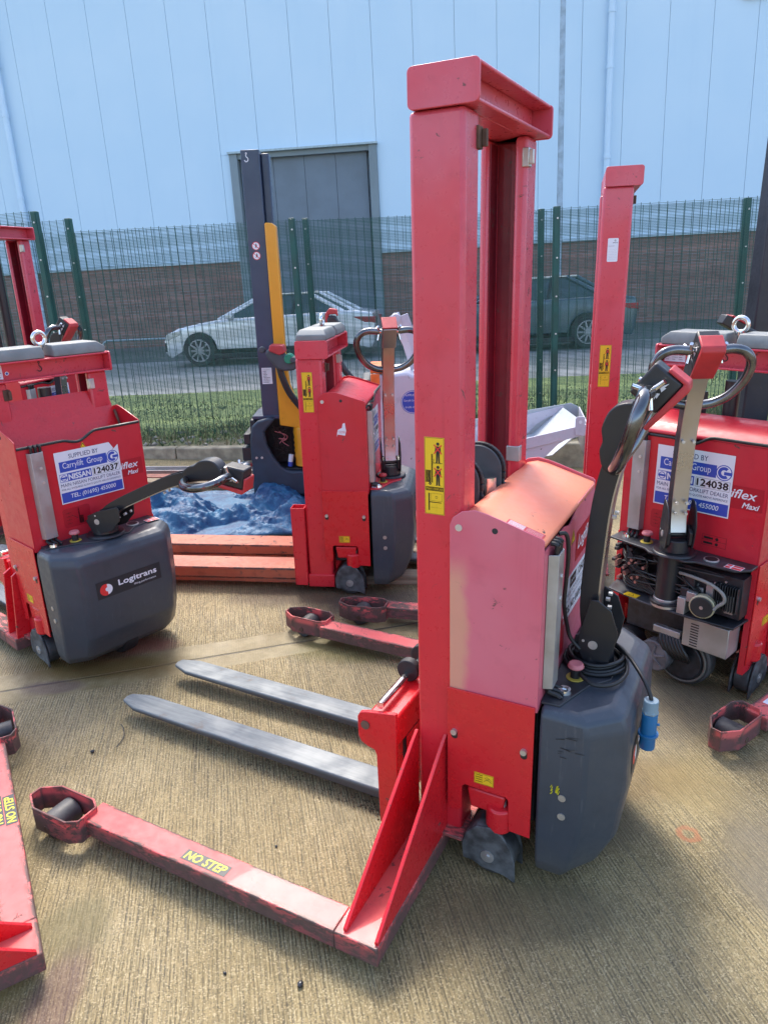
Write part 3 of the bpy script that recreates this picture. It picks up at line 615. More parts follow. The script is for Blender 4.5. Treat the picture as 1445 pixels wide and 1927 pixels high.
        for (bx, bz) in ((-0.080, 0.426), (-0.272, 0.421)): MB().prism(rrect(bx - 0.009, bx + 0.009, bz - 0.013, bz + 0.014, 0.008), s_ * 0.2822, s_ * 0.2826, 'y').build('slot', M['ink'], so_)
        d = Decal((-0.138 if s_ > 0 else -0.193, s_ * 0.2821, 0.290), (-s_, 0, 0), (0, 0, 1), ['yel', 'ink']); d.sheet([(0, 0), (0.055, 0), (0.055, 0.035), (0, 0.035)], 'yel')
        d.frame(0.001, 0.001, 0.054, 0.034, 0.0008, 'ink'); 
        for i in range(4): d.rect(0.004, 0.006 + i * 0.007, 0.024, 0.009 + i * 0.007, 'ink')
        d.line((0.028, 0.012), (0.044, 0.024), 0.0012, 'ink'); d.line((0.03, 0.024), (0.05, 0.012), 0.0012, 'ink'); d.line((0.034, 0.028), (0.05, 0.018), 0.0008, 'ink'); d.build('service_label', so_)
        # castor
        cs = MB(); cs.prism([(-0.125, 0.20), (-0.215, 0.20), (-0.225, 0.262), (-0.115, 0.262)], s_ * 0.215, s_ * 0.2765, 'y'); cs.cyl((-0.205, s_ * 0.262, 0.150), (-0.205, s_ * 0.262, 0.225), 0.036, n=20); cs.build('castor_arm', M['redlow'], root, 0.006)
        MB().cyl((-0.215, s_ * 0.262, 0.222), (-0.215, s_ * 0.262, 0.24), 0.009, n=8).build('bolt', M['bolt'], root)
        hood = [(-0.112, 0.035), (-0.108, 0.085), (-0.12, 0.125), (-0.15, 0.158), (-0.19, 0.165), (-0.225, 0.150), (-0.250, 0.115), (-0.262, 0.07), (-0.264, 0.005), (-0.235, 0.018), (-0.20, 0.022), (-0.17, 0.022), (-0.14, 0.035), (-0.125, 0.035)]
        hd = MB().prism(hood, s_ * 0.298, s_ * 0.290, 'y').prism(hood, s_ * 0.225, s_ * 0.217, 'y')
        wr = MB(); k_ = hood[1:6]; inner = [(-0.185 + (a + 0.185) * 0.93, b_ * 0.95) for a, b_ in k_]
        hd.prism(k_ + inner[::-1], s_ * 0.2252, s_ * 0.2898, 'y'); ho = hd.build('castor_hood', M['hood'], root, 0.003, fixn=True)
        MB().cyl((-0.190, s_ * 0.229, 0.069), (-0.190, s_ * 0.286, 0.069), 0.0685, n=36).build('castor_wheel', M['roller'], ho, 0.006)
        hb = MB(); hb.cyl((-0.185, s_ * 0.298, 0.068), (-0.185, s_ * 0.301, 0.068), 0.019, n=24); hb.cyl((-0.185, s_ * 0.301, 0.068), (-0.185, s_ * 0.304, 0.068), 0.008, n=6); hb.build('axle_bolt', M['bolt'], ho)
    # chassis block
    cs = MB(); cs.box(-0.29, -0.10, -0.215, 0.215, 0.16, 0.5495); cs.build('chassis', M['board'], root, 0.004)
    # drive wheel
    dw = MB(); dx, dyy = (-0.36, 0.0)
    if cover:
        dw.cyl((dx, -0.035, 0.106), (dx, 0.035, 0.106), 0.105, n=36); dw.build('drive_wheel', M['rubber'], root, 0.008)
    # --- cover
    if cover:
        def plan(a, b, c_, d_, h): 
            half_ = [(-0.308, a), (b, a), (c_ - 0.002, a * 0.74), (c_ - 0.008, a * 0.66)]
            return half_ + [(p[0], -p[1]) for p in half_[::-1]]
        lv = [(0.045, plan(0.258, -0.378, -0.415, 0, 0)), (0.080, plan(0.270, -0.392, -0.452, 0, 0)), (0.18, plan(0.277, -0.415, -0.496, 0, 0)), (0.34, plan(0.280, -0.430, -0.514, 0, 0)), (0.515, plan(0.280, -0.428, -0.508, 0, 0)), (0.548, plan(0.276, -0.420, -0.494, 0, 0)), (0.566, plan(0.258, -0.400, -0.462, 0, 0))]
        cv = MB(); cv.loft([[(*p, z) for p in pl][::-1] for z, pl in lv]); cvo = cv.build('drive_cover', M['grey'], root, 0.008, seg=2, fixn=True, bang=14, smooth=14)
        for s_ in (-1, 1):
            for (bx, bz) in ((-0.375, 0.32), (-0.376, 0.262)): MB().cyl((bx, s_ * 0.277, bz), (bx, s_ * 0.2815, bz), 0.010, n=14).cyl((bx, s_ * 0.2815, bz), (bx, s_ * 0.2822, bz), 0.004, n=6).build('cover_screw', M['bolt'], cvo)
        dp = [(-0.302, 0.25), (-0.35, 0.25), (-0.395, 0.13), (-0.442, 0.075), (-0.442, -0.075), (-0.395, -0.13), (-0.37, -0.25), (-0.302, -0.25)]
        ds = MB().prism(dp, 0.5635, 0.5715, 'z').build('dash_panel', M['dash'] if stick != 'B' else M['redA'], root, 0.002)
        # logo on the rear face, tilted with it
        V = Vector((0.006, 0, 0.175)).normalized(); d = Decal((-0.5222, 0.150, 0.350), (0, -1, 0), tuple(V), ['dgrey', 'white', 'rink'])
        lw, lh = 0.30, 0.075; d.sheet([(0, 0), (lw, 0), (lw, lh), (0, lh)], 'dgrey')
        d.poly(circ(lw * 0.13, lh * 0.47, lh * 0.34, 24), 'rink', 1); d.poly(circ(lw * 0.155, lh * 0.47, lh * 0.30, 24, -90, 90) + circ(lw * 0.155, lh * 0.47, lh * 0.12, 12, 90, 270)[::1], 'white', 2)
        d.text('Logitrans', lw * 0.33, lh * 0.36, lw * 0.60, lh * 0.42, 'white', 1, 0, 0.0011); d.text('lifting performance', lw * 0.56, lh * 0.13, lw * 0.35, lh * 0.15, 'white', 1); d.build('logo_plate', cvo)
    else:
        dp = [(-0.302, 0.262), (-0.392, 0.262), (-0.415, 0.10), (-0.44, 0.07), (-0.44, -0.07), (-0.415, -0.10), (-0.405, -0.235), (-0.36, -0.276), (-0.302, -0.276)]
        ds = MB().prism(dp, 0.5635, 0.5715, 'z').build('dash_panel', M['dash'], root, 0.002)
    # dash details
    e = MB(); ex, ey_ = -0.354, (0.125 if stick != 'main' else 0.105); e.cyl((ex, ey_, 0.5717), (ex, ey_, 0.600), 0.013, n=16); e.build('button_stem', M['rubber'], ds)
    MB().cyl((ex, ey_, 0.5716), (ex, ey_, 0.5745), 0.024, n=24).build('button_ring', M['yelring'], ds, 0.001)
    e = MB(); e.cyl((ex, ey_, 0.600), (ex, ey_, 0.606), 0.015, 0.0225, n=24); e.cyl((ex, ey_, 0.606), (ex, ey_, 0.616), 0.0225, 0.018, n=24); e.build('emergency_stop', M['estop'] if stick != 'B' else M['redbtn'], ds, 0.002, smooth=30)
    ky = 0.185 if stick == 'main' else 0.215
    k_ = MB(); k_.cyl((-0.345, ky, 0.5716), (-0.345, ky, 0.582), 0.018, 0.016, n=20); k_.box(-0.350, -0.340, ky - 0.002, ky + 0.002, 0.582, 0.584); k_.build('key_switch', M['chrome'], ds)
    g_ = MB(); g_.cyl((-0.365, -0.135, 0.5716), (-0.365, -0.135, 0.577), 0.027, n=28); g_.build('gauge_rim', M['bolt'], ds, 0.001); MB().cyl((-0.365, -0.135, 0.5772), (-0.365, -0.135, 0.5778), 0.022, n=24).build('gauge', M['ink'], ds)
    if stick in ('A', 'C'):
        d = Decal((-0.395, -0.195, 0.5716), (0, -1, 0), (1, 0, 0), ['rink', 'white']); d.sheet([(0, 0), (0.056, 0), (0.056, 0.036), (0, 0.036)], 'rink'); d.rect(0.017, 0, 0.022, 0.036, 'white', 1); d.rect(0, 0.016, 0.056, 0.021, 'white', 2); d.frame(-0.002, -0.002, 0.058, 0.038, 0.002, 'white', 1); d.build('flag_sticker', ds)
    if stick == 'B':
        d = Decal((-0.36, 0.20, 0.5716), (1, 0, 0), (0, 1, 0), ['white', 'ink']); d.sheet([(0, 0), (0.05, 0), (0.05, 0.03), (0, 0.03)], 'white')
        for i in range(3): d.rect(0.004, 0.005 + i * 0.008, 0.04, 0.008 + i * 0.008, 'ink')
        d.build('dash_label', ds)
    # steering column + yoke
    br = MB(); br.cyl((-0.38, 0, 0.5717), (-0.38, 0, 0.582), 0.082, 0.076, n=32); br.cyl((-0.38, 0, 0.582), (-0.38, 0, 0.63), 0.054, 0.05, n=28)
    br.build('steering_column', M['black'], root, 0.003, smooth=30)
    if til is not None:
        yw, tl = til
        yk = MB(); yk_o = yk
        for s_ in (-1, 1): yk.prism([(0.045, -0.030), (-0.045, -0.030), (-0.050, 0.02), (-0.03, 0.03), (0.0, 0.035), (0.045, 0.02)], s_ * 0.034, s_ * 0.046, 'y')
        yk.cyl((0, -0.05, 0.0), (0, 0.05, 0.0), 0.012, n=16)
        yo_ = yk.build('tiller_yoke', M['black'], root, 0.002); yo_.location = (-0.38, 0, 0.645); yo_.rotation_euler = (0, 0, R(yw))
        tb = MB()
        for s_ in (-1, 1):
            tb.prism([(0.036, -0.012), (0.020, -0.045), (-0.045, -0.045), (-0.058, 0.0), (-0.066, 0.05), (-0.045, 0.112), (-0.010, 0.135), (0.010, 0.135), (0.034, 0.03)], s_ * 0.0470, s_ * 0.0515, 'y')
        arm = tiller(root, yw, tl, silver=(stick == 'B'))
        bk = tb.build('tiller_bracket', M['black'], arm, 0.0015)
        bb = MB(); 
        for s_ in (-1, 1): bb.cyl((-0.004, s_ * 0.0516, 0.004), (-0.004, s_ * 0.0535, 0.004), 0.0125, n=18); bb.cyl((0.022, s_ * 0.0516, 0.012), (0.022, s_ * 0.0525, 0.012), 0.004, n=8)
        bb.build('pivot_bolt', M['bolt'], arm)
    return root

# ============================================================ SETTING
def ground_mat():
    k = N('brushed_concrete'); co = k.coord()
    ang = math.atan2(0.21, 1.0)     # brush lines run along (-0.21, 1)
    rot = k.coord((1, 1, 1), (0, 0, -ang))
    def sc(v, s3):
        m_ = k.n('Mapping'); m_.inputs['Scale'].default_value = s3; k.l(v, m_.inputs[0]); return m_.outputs[0]
    warp = k.n('TexNoise'); warp.inputs['Scale'].default_value = 5.0; warp.inputs['Detail'].default_value = 3; k.l(sc(rot, (1, 0.35, 1)), warp.inputs['Vector'])
    wv = k.n('VectorMath', operation='MULTIPLY_ADD'); k.l(warp.outputs['Color'], wv.inputs[0]); wv.inputs[1].default_value = (0.010, 0, 0); k.l(rot, wv.inputs[2]); rw = wv.outputs[0]
    l1 = k.noise(1.0, 3, 0.6, sc(rw, (150, 3.5, 1))); l2 = k.noise(1.0, 3, 0.6, sc(rw, (330, 12, 1))); l3 = k.noise(1.0, 2, 0.5, sc(rw, (60, 0.5, 1)))
    g1 = k.noise(170, 6, 0.8, co); g3 = k.noise(420, 3, 0.7, co); vg = k.n('TexVoronoi'); vg.inputs['Scale'].default_value = 330; k.l(co, vg.inputs['Vector']); vgr = k.sep(vg.outputs['Color'])[0]; big = k.noise(0.9, 5, 0.6, co); med = k.noise(3.5, 6, 0.65, co); pat = k.noise(1.0, 4, 0.6, sc(rw, (7, 1.2, 1)))
    base = k.mix(k.ramp(med, 0.3, 0.7), (0.192, 0.140, 0.054), (0.320, 0.243, 0.108))
    base = k.mix(k.ramp(big, 0.4, 0.7), base, (0.25, 0.19, 0.085))
    lf = k.ramp(pat, 0.3, 0.6, 0.5, 1.0)
    xs = k.sep(rw)[0]; jit = k.math('MULTIPLY', k.noise(1.0, 3, 0.6, sc(rot, (40, 1.7, 1))), 3.4)
    wvv = k.math('SINE', k.math('ADD', k.math('MULTIPLY', xs, 2 * pi / 0.0105), k.math('MULTIPLY', jit, 2.4)))
    brk = k.ramp(k.noise(1.0, 4, 0.7, sc(rot, (110, 13, 1))), 0.42, 0.56)
    base = k.mix(k.math('MULTIPLY', k.math('MULTIPLY', k.ramp(l1, 0.48, 0.36), 0.45), lf), base, (0.055, 0.045, 0.022))
    base = k.mix(k.math('MULTIPLY', k.math('MULTIPLY', k.math('MULTIPLY', k.ramp(wvv, 0.25, 0.9), brk), lf), 0.80), base, (0.042, 0.034, 0.018))
    base = k.mix(k.math('MULTIPLY', k.math('MULTIPLY', k.math('MULTIPLY', k.ramp(wvv, -0.3, -0.9), brk), lf), 0.45), base, (0.46, 0.38, 0.21))
    base = k.mix(k.math('MULTIPLY', k.math('MULTIPLY', k.ramp(l2, 0.48, 0.34), 0.45), lf), base, (0.07, 0.06, 0.035))
    base = k.mix(k.math('MULTIPLY', k.math('MULTIPLY', k.ramp(l1, 0.54, 0.66), 0.45), lf), base, (0.36, 0.29, 0.15))
    base = k.mix(k.math('MULTIPLY', k.ramp(l3, 0.60, 0.68), 0.40), base, (0.09, 0.075, 0.045))
    base = k.mix(k.math('MULTIPLY', k.ramp(g1, 0.54, 0.66), 0.55), base, (0.38, 0.31, 0.17))
    base = k.mix(k.math('MULTIPLY', k.ramp(g1, 0.45, 0.34), 0.50), base, (0.06, 0.052, 0.032))
    base = k.mix(k.math('MULTIPLY', k.ramp(g3, 0.58, 0.68), 0.45), base, (0.48, 0.40, 0.23))
    base = k.mix(k.math('MULTIPLY', k.ramp(vgr, 0.80, 0.95), 0.55), base, (0.52, 0.43, 0.25)); base = k.mix(k.math('MULTIPLY', k.ramp(vgr, 0.20, 0.05), 0.60), base, (0.05, 0.04, 0.02))
    X, Y, Z = k.sep(co)
    # smooth joint band : line y = y0 + s*(x-x0)
    s_ = 0.281; nx = 1 / math.sqrt(1 + s_ * s_)
    dn = k.math('MULTIPLY', k.math('SUBTRACT', Y, k.math('MULTIPLY_ADD', X, s_, 3.055)), nx)
    wob = k.math('MULTIPLY', k.math('SUBTRACT', k.noise(5, 3, 0.6, co), 0.5), 0.035); dw = k.math('ADD', dn, wob)
    a1 = k.ramp(k.math('ABSOLUTE', k.math('ADD', dw, -0.012)), 0.125, 0.110)
    sm = k.mix(k.ramp(k.noise(12, 5, 0.6, co), 0.35, 0.7), (0.17, 0.13, 0.055), (0.25, 0.20, 0.10))
    base = k.mix(k.math('MULTIPLY', a1, 0.85), base, sm)
    jl = k.ramp(k.math('ABSOLUTE', k.math('ADD', dn, k.math('MULTIPLY', wob, 0.3))), 0.008, 0.003)
    base = k.mix(k.math('MULTIPLY', jl, 0.8), base, (0.05, 0.045, 0.03))
    # stains: (x, y, radius, elong, colour, strength)
    def spot(cx, cy, rx, ry, col, st, base, sharp=0.5):
        dx = k.math('DIVIDE', k.math('ADD', X, -cx), rx); dy = k.math('DIVIDE', k.math('ADD', Y, -cy), ry)
        r2 = k.math('SQRT', k.math('ADD', k.math('MULTIPLY', dx, dx), k.math('MULTIPLY', dy, dy)))
        r2 = k.math('ADD', r2, k.math('MULTIPLY', k.math('SUBTRACT', med, 0.5), 1.1))
        return k.mix(k.math('MULTIPLY', k.ramp(r2, 1.1, sharp), st), base, col)
    for q in ((-1.30, 2.78, 0.46, 0.13, (0.12, 0.075, 0.018), 0.9), (-1.25, 2.95, 0.30, 0.12, (0.10, 0.05, 0.03), 0.7), (-0.35, 3.45, 0.55, 0.16, (0.06, 0.035, 0.02), 0.75), (0.75, 1.95, 0.30, 0.14, (0.14, 0.085, 0.025), 0.6), (1.05, 1.55, 0.14, 0.35, (0.10, 0.08, 0.045), 0.45), (-1.12, 2.96, 0.16, 0.09, (0.30, 0.10, 0.06), 0.5), (-1.42, 2.62, 0.16, 0.06, (0.09, 0.045, 0.05), 0.55), (-0.15, 2.86, 0.42, 0.14, (0.11, 0.095, 0.02), 0.7),
              (0.10, 3.30, 0.5, 0.18, (0.07, 0.05, 0.035), 0.75), (-0.82, 1.24, 0.07, 0.20, (0.10, 0.04, 0.05), 0.5), (-1.0, 1.30, 0.12, 0.1, (0.45, 0.30, 0.07), 0.4), (-0.85, 1.45, 0.12, 0.12, (0.14, 0.12, 0.05), 0.6),
              (0.98, 1.92, 0.16, 0.2, (0.26, 0.19, 0.07), 0.5), (0.62, 1.78, 0.20, 0.16, (0.12, 0.09, 0.05), 0.6), (0.35, 1.45, 0.30, 0.12, (0.10, 0.08, 0.04), 0.55), (0.95, 2.35, 0.4, 0.35, (0.10, 0.085, 0.06), 0.6), (1.1, 1.35, 0.2, 0.5, (0.20, 0.17, 0.12), 0.5), (0.05, 1.9, 0.35, 0.25, (0.15, 0.12, 0.06), 0.4)):
        base = spot(*q, base)
    rd = k.math('SQRT', k.math('ADD', k.math('POWER', k.math('ADD', X, -0.874), 2.0), k.math('POWER', k.math('ADD', Y, -1.70), 2.0)))
    rd = k.math('ADD', rd, k.math('MULTIPLY', k.math('SUBTRACT', k.noise(45, 3, 0.6, co), 0.5), 0.022))
    base = k.mix(k.math('MULTIPLY', k.ramp(k.math('ABSOLUTE', k.math('ADD', rd, -0.026)), 0.012, 0.004), 0.6), base, (0.40, 0.13, 0.05))
    wet = k.math('MULTIPLY', k.ramp(big, 0.42, 0.62), k.ramp(med, 0.35, 0.6))
    rough = k.math('SUBTRACT', k.ramp(g1, 0.3, 0.7, 0.50, 0.80), k.math('MULTIPLY', wet, 0.22))
    h = k.math('ADD', k.math('MULTIPLY', k.math('ADD', k.math('MULTIPLY', k.math('MULTIPLY', wvv, brk), -0.35), k.math('MULTIPLY', l2, 0.8)), k.math('SUBTRACT', 1.0, k.math('MULTIPLY', a1, 0.9))), k.math('MULTIPLY', g1, 0.35))
    h = k.math('SUBTRACT', h, k.math('MULTIPLY', jl, 1.5))
    return k.out(base, rough, 0, h, 0.0045, 0.8, spec=0.5)
YR, XR = 6.6, 9.0
# kerb line (local frame rotated 5 deg + small slope) -> yard ends under the kerb
def U2():
    up = Vector((-0.02160987, 0.03297826, 0.99922242)).normalized(); y = Vector((sin(R(5)), cos(R(5)), 0)); y = (y - up * y.dot(up)).normalized(); x = y.cross(up)
    return Matrix(((x.x, y.x, up.x, 0), (x.y, y.y, up.y, 0), (x.z, y.z, up.z, 0), (0, 0, 0, 1)))
ZC = 1.28     # verge level below the camera in the street's own frame
BGM = Matrix.Translation((0, 0, CAMZ)) @ U2() @ Matrix.Translation((0, 0, -ZC))
def bgobj(o):   # the street beyond the fence lies on its own gently sloping plane
    o.matrix_world = BGM @ o.matrix_basis; return o
Z2 = lambda z: z + ZC      # measured height relative to camera -> height over the verge
g = MB(); g.add([(-14, -8, 0), (14, -8, 0), (14, 6.05, 0), (-14, 7.9, 0)], [(0, 1, 2, 3)])
tag(g.build('yard_ground', ground_mat(), smooth=0), kind='structure')
def kerb_y(x): return 6.06 - 0.113 * x
# lower ground carried to the horizon
def tarmac(name, c0, c1):
    k = N(name); n1 = k.noise(120, 6, 0.7); n2 = k.noise(1.3, 5, 0.6); c = k.mix(k.ramp(n1, 0.35, 0.65), c0, c1); c = k.mix(k.math('MULTIPLY', k.ramp(n2, 0.45, 0.65), 0.4), c, tuple(q * 1.35 for q in c1)); return k.out(c, 0.75, 0, n1, 0.002, 0.5)
MT = tarmac('road_asphalt', (0.15, 0.165, 0.17), (0.22, 0.23, 0.23))
def soil():
    k = N('verge_soil_grass'); n1 = k.noise(30, 7, 0.75); n2 = k.noise(2.2, 5, 0.6); y = k.sep(k.coord())[1]
    c = k.mix(k.ramp(n1, 0.35, 0.65), (0.08, 0.14, 0.035), (0.19, 0.24, 0.08)); d = k.mix(n1, (0.13, 0.105, 0.055), (0.34, 0.28, 0.17))
    f = k.ramp(k.math('ADD', y, k.math('MULTIPLY', n2, 1.2)), 7.9, 6.9); return k.out(k.mix(f, c, d), 0.9, 0, n1, 0.02, 0.8)
MSOIL = soil()
v = MB(); v.add([(-14, kerb_y(-14) + 0.10, 0), (14, kerb_y(14) + 0.10, 0), (14, 10.6, 0.02), (-14, 10.6, 0.02)], [(0, 1, 2, 3)]); tag(bgobj(v.build('grass_verge', MSOIL, smooth=0)), kind='structure')
v = MB(); v.add([(-80, 10.6, 0.015), (80, 10.6, 0.015), (80, 16.9, 0.03), (-80, 16.9, 0.03)], [(0, 1, 2, 3)]); tag(bgobj(v.build('road', MT, smooth=0)), kind='structure')
MPAV = tarmac('pavement_dark', (0.07, 0.08, 0.08), (0.11, 0.12, 0.115))
v = MB(); v.add([(-80, 16.9, 0.03), (80, 16.9, 0.03), (80, 17.0, 0.13), (-80, 17.0, 0.13)], [(0, 1, 2, 3)]); v.add([(-80, 17.0, 0.13), (80, 17.0, 0.13), (80, 19.85, 0.24), (-80, 19.85, 0.24)], [(0, 1, 2, 3)]); tag(bgobj(v.build('pavement', MPAV, smooth=0)), kind='structure')
far = MB(); far.add([(-400, -300, -0.6), (400, -300, -0.6), (400, 400, -0.6), (-400, 400, -0.6)], [(0, 1, 2, 3)]); tag(far.build('ground', MSOIL, smooth=0), kind='structure')
# kerb stones
kc = plain('kerb_concrete', (0.34, 0.29, 0.20), 0.85, 0, 0.3, 12)
kb = MB(); x = -8.0
while x < 8:
    x1 = x + 0.905
    a, b = kerb_y(x), kerb_y(x1)
    kb.add([(x, a, -0.25), (x1, b, -0.25), (x1, b + 0.125, -0.25), (x, a + 0.125, -0.25), (x, a + 0.012, 0.02), (x1, b + 0.012, 0.02), (x1, b + 0.125, 0.02), (x, a + 0.125, 0.02)], [(0, 3, 2, 1), (4, 5, 6, 7), (0, 1, 5, 4), (1, 2, 6, 5), (2, 3, 7, 6), (3, 0, 4, 7)]); x = x1 + 0.01
tag(bgobj(kb.build('kerb', kc, bevel=0.012)), kind='structure')
# grass tufts and rubble
def grassgen(n, yr, hr, mats, name, dens=None):
    vs = []; fs = []; mi = []
    for i in range(n):
        x = rng.uniform(-6.5, 4.2); y = yr[0] + (yr[1] - yr[0]) * rng.random() ** (1.25 if yr[1] > 8 else 1.0)
        if y < kerb_y(x) + 0.16: continue
        if sin(x * 2.3 + 1.1 * sin(y * 3.1)) * sin(y * 2.7 + x) > rng.uniform(0.0, 1.2): continue
        h = rng.uniform(*hr) * (0.7 + 0.6 * (0.5 + 0.5 * sin(x * 1.7 + y * 2.1))); a = rng.uniform(0, 2 * pi); w_ = 0.006 + 0.004 * (y - 6) / 3; lx, ly = rng.normal(0, 0.35, 2) * h
        dx, dy = cos(a) * w_, sin(a) * w_; k_ = len(vs)
        vs += [(x - dx, y - dy, 0.005), (x + dx, y + dy, 0.005), (x + lx, y + ly, h)]; fs.append((k_, k_ + 1, k_ + 2)); mi.append(int(rng.integers(0, len(mats))))
    m = MB(); m.v = vs; m.f = fs; m.m = mi
    o = m.build(name, mats, smooth=0); bgobj(o); return o
G1 = plain('grass_green', (0.11, 0.155, 0.055), 0.6, 0, 0.4, 3); G2 = plain('grass_light', (0.18, 0.22, 0.09), 0.6, 0, 0.3, 3); G3 = plain('grass_dry', (0.24, 0.20, 0.10), 0.7, 0, 0.3, 3); G4 = plain('grass_dark', (0.06, 0.12, 0.035), 0.6, 0, 0.3, 3)
tag(grassgen(30000, (6.9, 10.6), (0.012, 0.040), [G1, G2, G2, G3], 'grass'), 'mown green grass behind the green mesh fence', 'grass', kind='stuff')
tag(grassgen(9000, (6.15, 7.6), (0.02, 0.12), [G1, G3, G4, G3], 'weeds'), 'rough dry weeds and grass beside the kerb', 'weeds', kind='stuff')
rb = MB()
for i in range(260):
    x = rng.uniform(-5, 4); y = kerb_y(x) + 0.2 + abs(rng.normal(0, 0.35)); s_ = rng.uniform(0.008, 0.035)
    t = Matrix.Translation((x, y, s_ * 0.3)) @ Matrix.Rotation(rng.uniform(0, 6), 4, 'Z') @ Matrix.Rotation(rng.uniform(0, 1), 4, 'X'); rb.box(-s_, s_, -s_ * 0.7, s_ * 0.7, -s_ * 0.4, s_ * 0.4, mtx=t)
tag(bgobj(rb.build('rubble', plain('rubble_stone', (0.30, 0.27, 0.22), 0.9, 0, 0.5, 6), bevel=0.004, smooth=0)), 'small stones and broken rubble on the verge by the kerb', 'rubble', kind='stuff')

# ============================================================ WAREHOUSE
WY = 19.8; root = empty('warehouse'); bgobj(root); tag(root, 'pale blue metal clad warehouse with a dark brick base across the road', 'warehouse')
def clad():
    k = N('pale_blue_cladding'); co = k.coord(); n1 = k.noise(0.5, 3, 0.5, co); n2 = k.noise(1, 4, 0.6, k.coord((3, 3, 0.25)))
    c = k.mix(k.ramp(n1, 0.3, 0.7), (0.55, 0.70, 0.82), (0.59, 0.73, 0.84)); c = k.mix(k.math('MULTIPLY', k.ramp(n2, 0.55, 0.75), 0.25), c, (0.51, 0.66, 0.79))
    return k.out(c, k.ramp(n1, 0.3, 0.7, 0.34, 0.42), 0.0, k.noise(1.2, 2, 0.5, co), 0.01, 0.12)
MCL = clad(); c = MB()
dx0, dx1, dz1 = -5.27, -1.62, Z2(3.62); btop = Z2(1.12); TOP = 11.5
for i in range(-28, 26):
    x0 = -0.563 + i + 0.003; x1 = x0 + 0.994
    if x1 <= dx0 + 0.001 or x0 >= dx1: c.box(x0, x1, WY, WY + 0.06, btop, TOP)
    else:
        c.box(x0, x1, WY, WY + 0.06, dz1, TOP)
        if x0 < dx0: c.box(x0, dx0, WY, WY + 0.06, btop, dz1 - 0.002)
        if x1 > dx1: c.box(dx1, x1, WY, WY + 0.06, btop, dz1 - 0.002)
c.build('wall_cladding', MCL, root, 0.006, smooth=0)
MB().box(-28.6, dx0, WY + 0.045, WY + 0.3, btop, TOP).box(dx1, 25.6, WY + 0.045, WY + 0.3, btop, TOP).box(dx0, dx1, WY + 0.045, WY + 0.3, dz1, TOP).build('seam_backing', plain('dark_seam', (0.05, 0.08, 0.12), 0.8), root, smooth=0)
def brick():
    k = N('dark_red_brick'); co = k.coord((1, 1, 1), (R(90), 0, 0)); b = k.n('TexBrick'); k.l(co, b.inputs['Vector']); b.inputs['Scale'].default_value = 1
    for nme, v_ in (('Brick Width', 0.225), ('Row Height', 0.075), ('Mortar Size', 0.006), ('Bias', -0.1)): b.inputs[nme].default_value = v_
    b.inputs['Color1'].default_value = (0.26, 0.125, 0.10, 1); b.inputs['Color2'].default_value = (0.36, 0.195, 0.155, 1); b.inputs['Mortar'].default_value = (0.30, 0.25, 0.24, 1)
    n1 = k.noise(0.8, 5, 0.6); n3 = k.noise(1, 3, 0.6, k.coord((0.6, 1, 7)))
    cc = k.mix(k.math('MULTIPLY', k.ramp(n1, 0.4, 0.7), 0.5), b.outputs[0], (0.18, 0.105, 0.09)); cc = k.mix(k.math('MULTIPLY', k.ramp(n3, 0.5, 0.7), 0.35), cc, (0.30, 0.19, 0.17))
    return k.out(cc, 0.85, 0, b.outputs['Fac'], 0.004, 0.4)
MBR = brick()
MB().box(-28.6, dx0, WY - 0.02, WY + 0.3, 0.1, btop - 0.06).box(dx1, 25.6, WY - 0.02, WY + 0.3, 0.1, btop - 0.06).build('brick_base', MBR, root, smooth=0)
MFL = plain('grey_flashing', (0.40, 0.48, 0.50), 0.5)
MB().prism([(WY - 0.09, btop - 0.075), (WY + 0.0, btop - 0.058), (WY + 0.04, btop - 0.002), (WY - 0.002, btop - 0.002), (WY - 0.09, btop - 0.05)], -28.6, dx0 - 0.01, 'x').prism([(WY - 0.09, btop - 0.075), (WY + 0.0, btop - 0.058), (WY + 0.04, btop - 0.002), (WY - 0.002, btop - 0.002), (WY - 0.09, btop - 0.05)], dx1 + 0.01, 25.6, 'x').build('drip_flashing', MFL, root, smooth=0)
MDR = plain('grey_door_panel', (0.17, 0.20, 0.235), 0.6, 0, 0.12, 1.2); MDF = plain('grey_door_frame', (0.22, 0.26, 0.28), 0.6, 0, 0.1, 1.2)
d = MB()
for i in range(4): 
    xa = dx0 + 0.21 + i * (dx1 - dx0 - 0.42) / 4 + (0.004 if i else 0); xb = dx0 + 0.21 + (i + 1) * (dx1 - dx0 - 0.42) / 4 - 0.004; d.box(xa, xb, WY + 0.12, WY + 0.16, 0.2, dz1 - 0.12)
do = d.build('loading_door', MDR, root, 0.004, smooth=0)
MB().box(dx0 + 0.2, dx1 - 0.2, WY + 0.155, WY + 0.2, 0.2, dz1 - 0.1).build('door_backing', M['ink'], do, smooth=0)
MB().box(dx0 - 0.06, dx0 + 0.14, WY - 0.10, WY + 0.2, 0.15, dz1).box(dx1 - 0.14, dx1 + 0.06, WY - 0.10, WY + 0.2, 0.15, dz1).box(dx0 + 0.14, dx1 - 0.14, WY - 0.04, WY + 0.2, dz1 - 0.12, dz1).build('door_frame', MDF, root, 0.004, smooth=0)
MB().box(dx0 - 0.09, dx1 + 0.09, WY - 0.16, WY - 0.001, dz1 + 0.001, dz1 + 0.05).build('door_canopy', MFL, root, 0.004, smooth=0)
MPI = plain('pale_downpipe', (0.60, 0.74, 0.87), 0.45, 0, 0.03, 2)
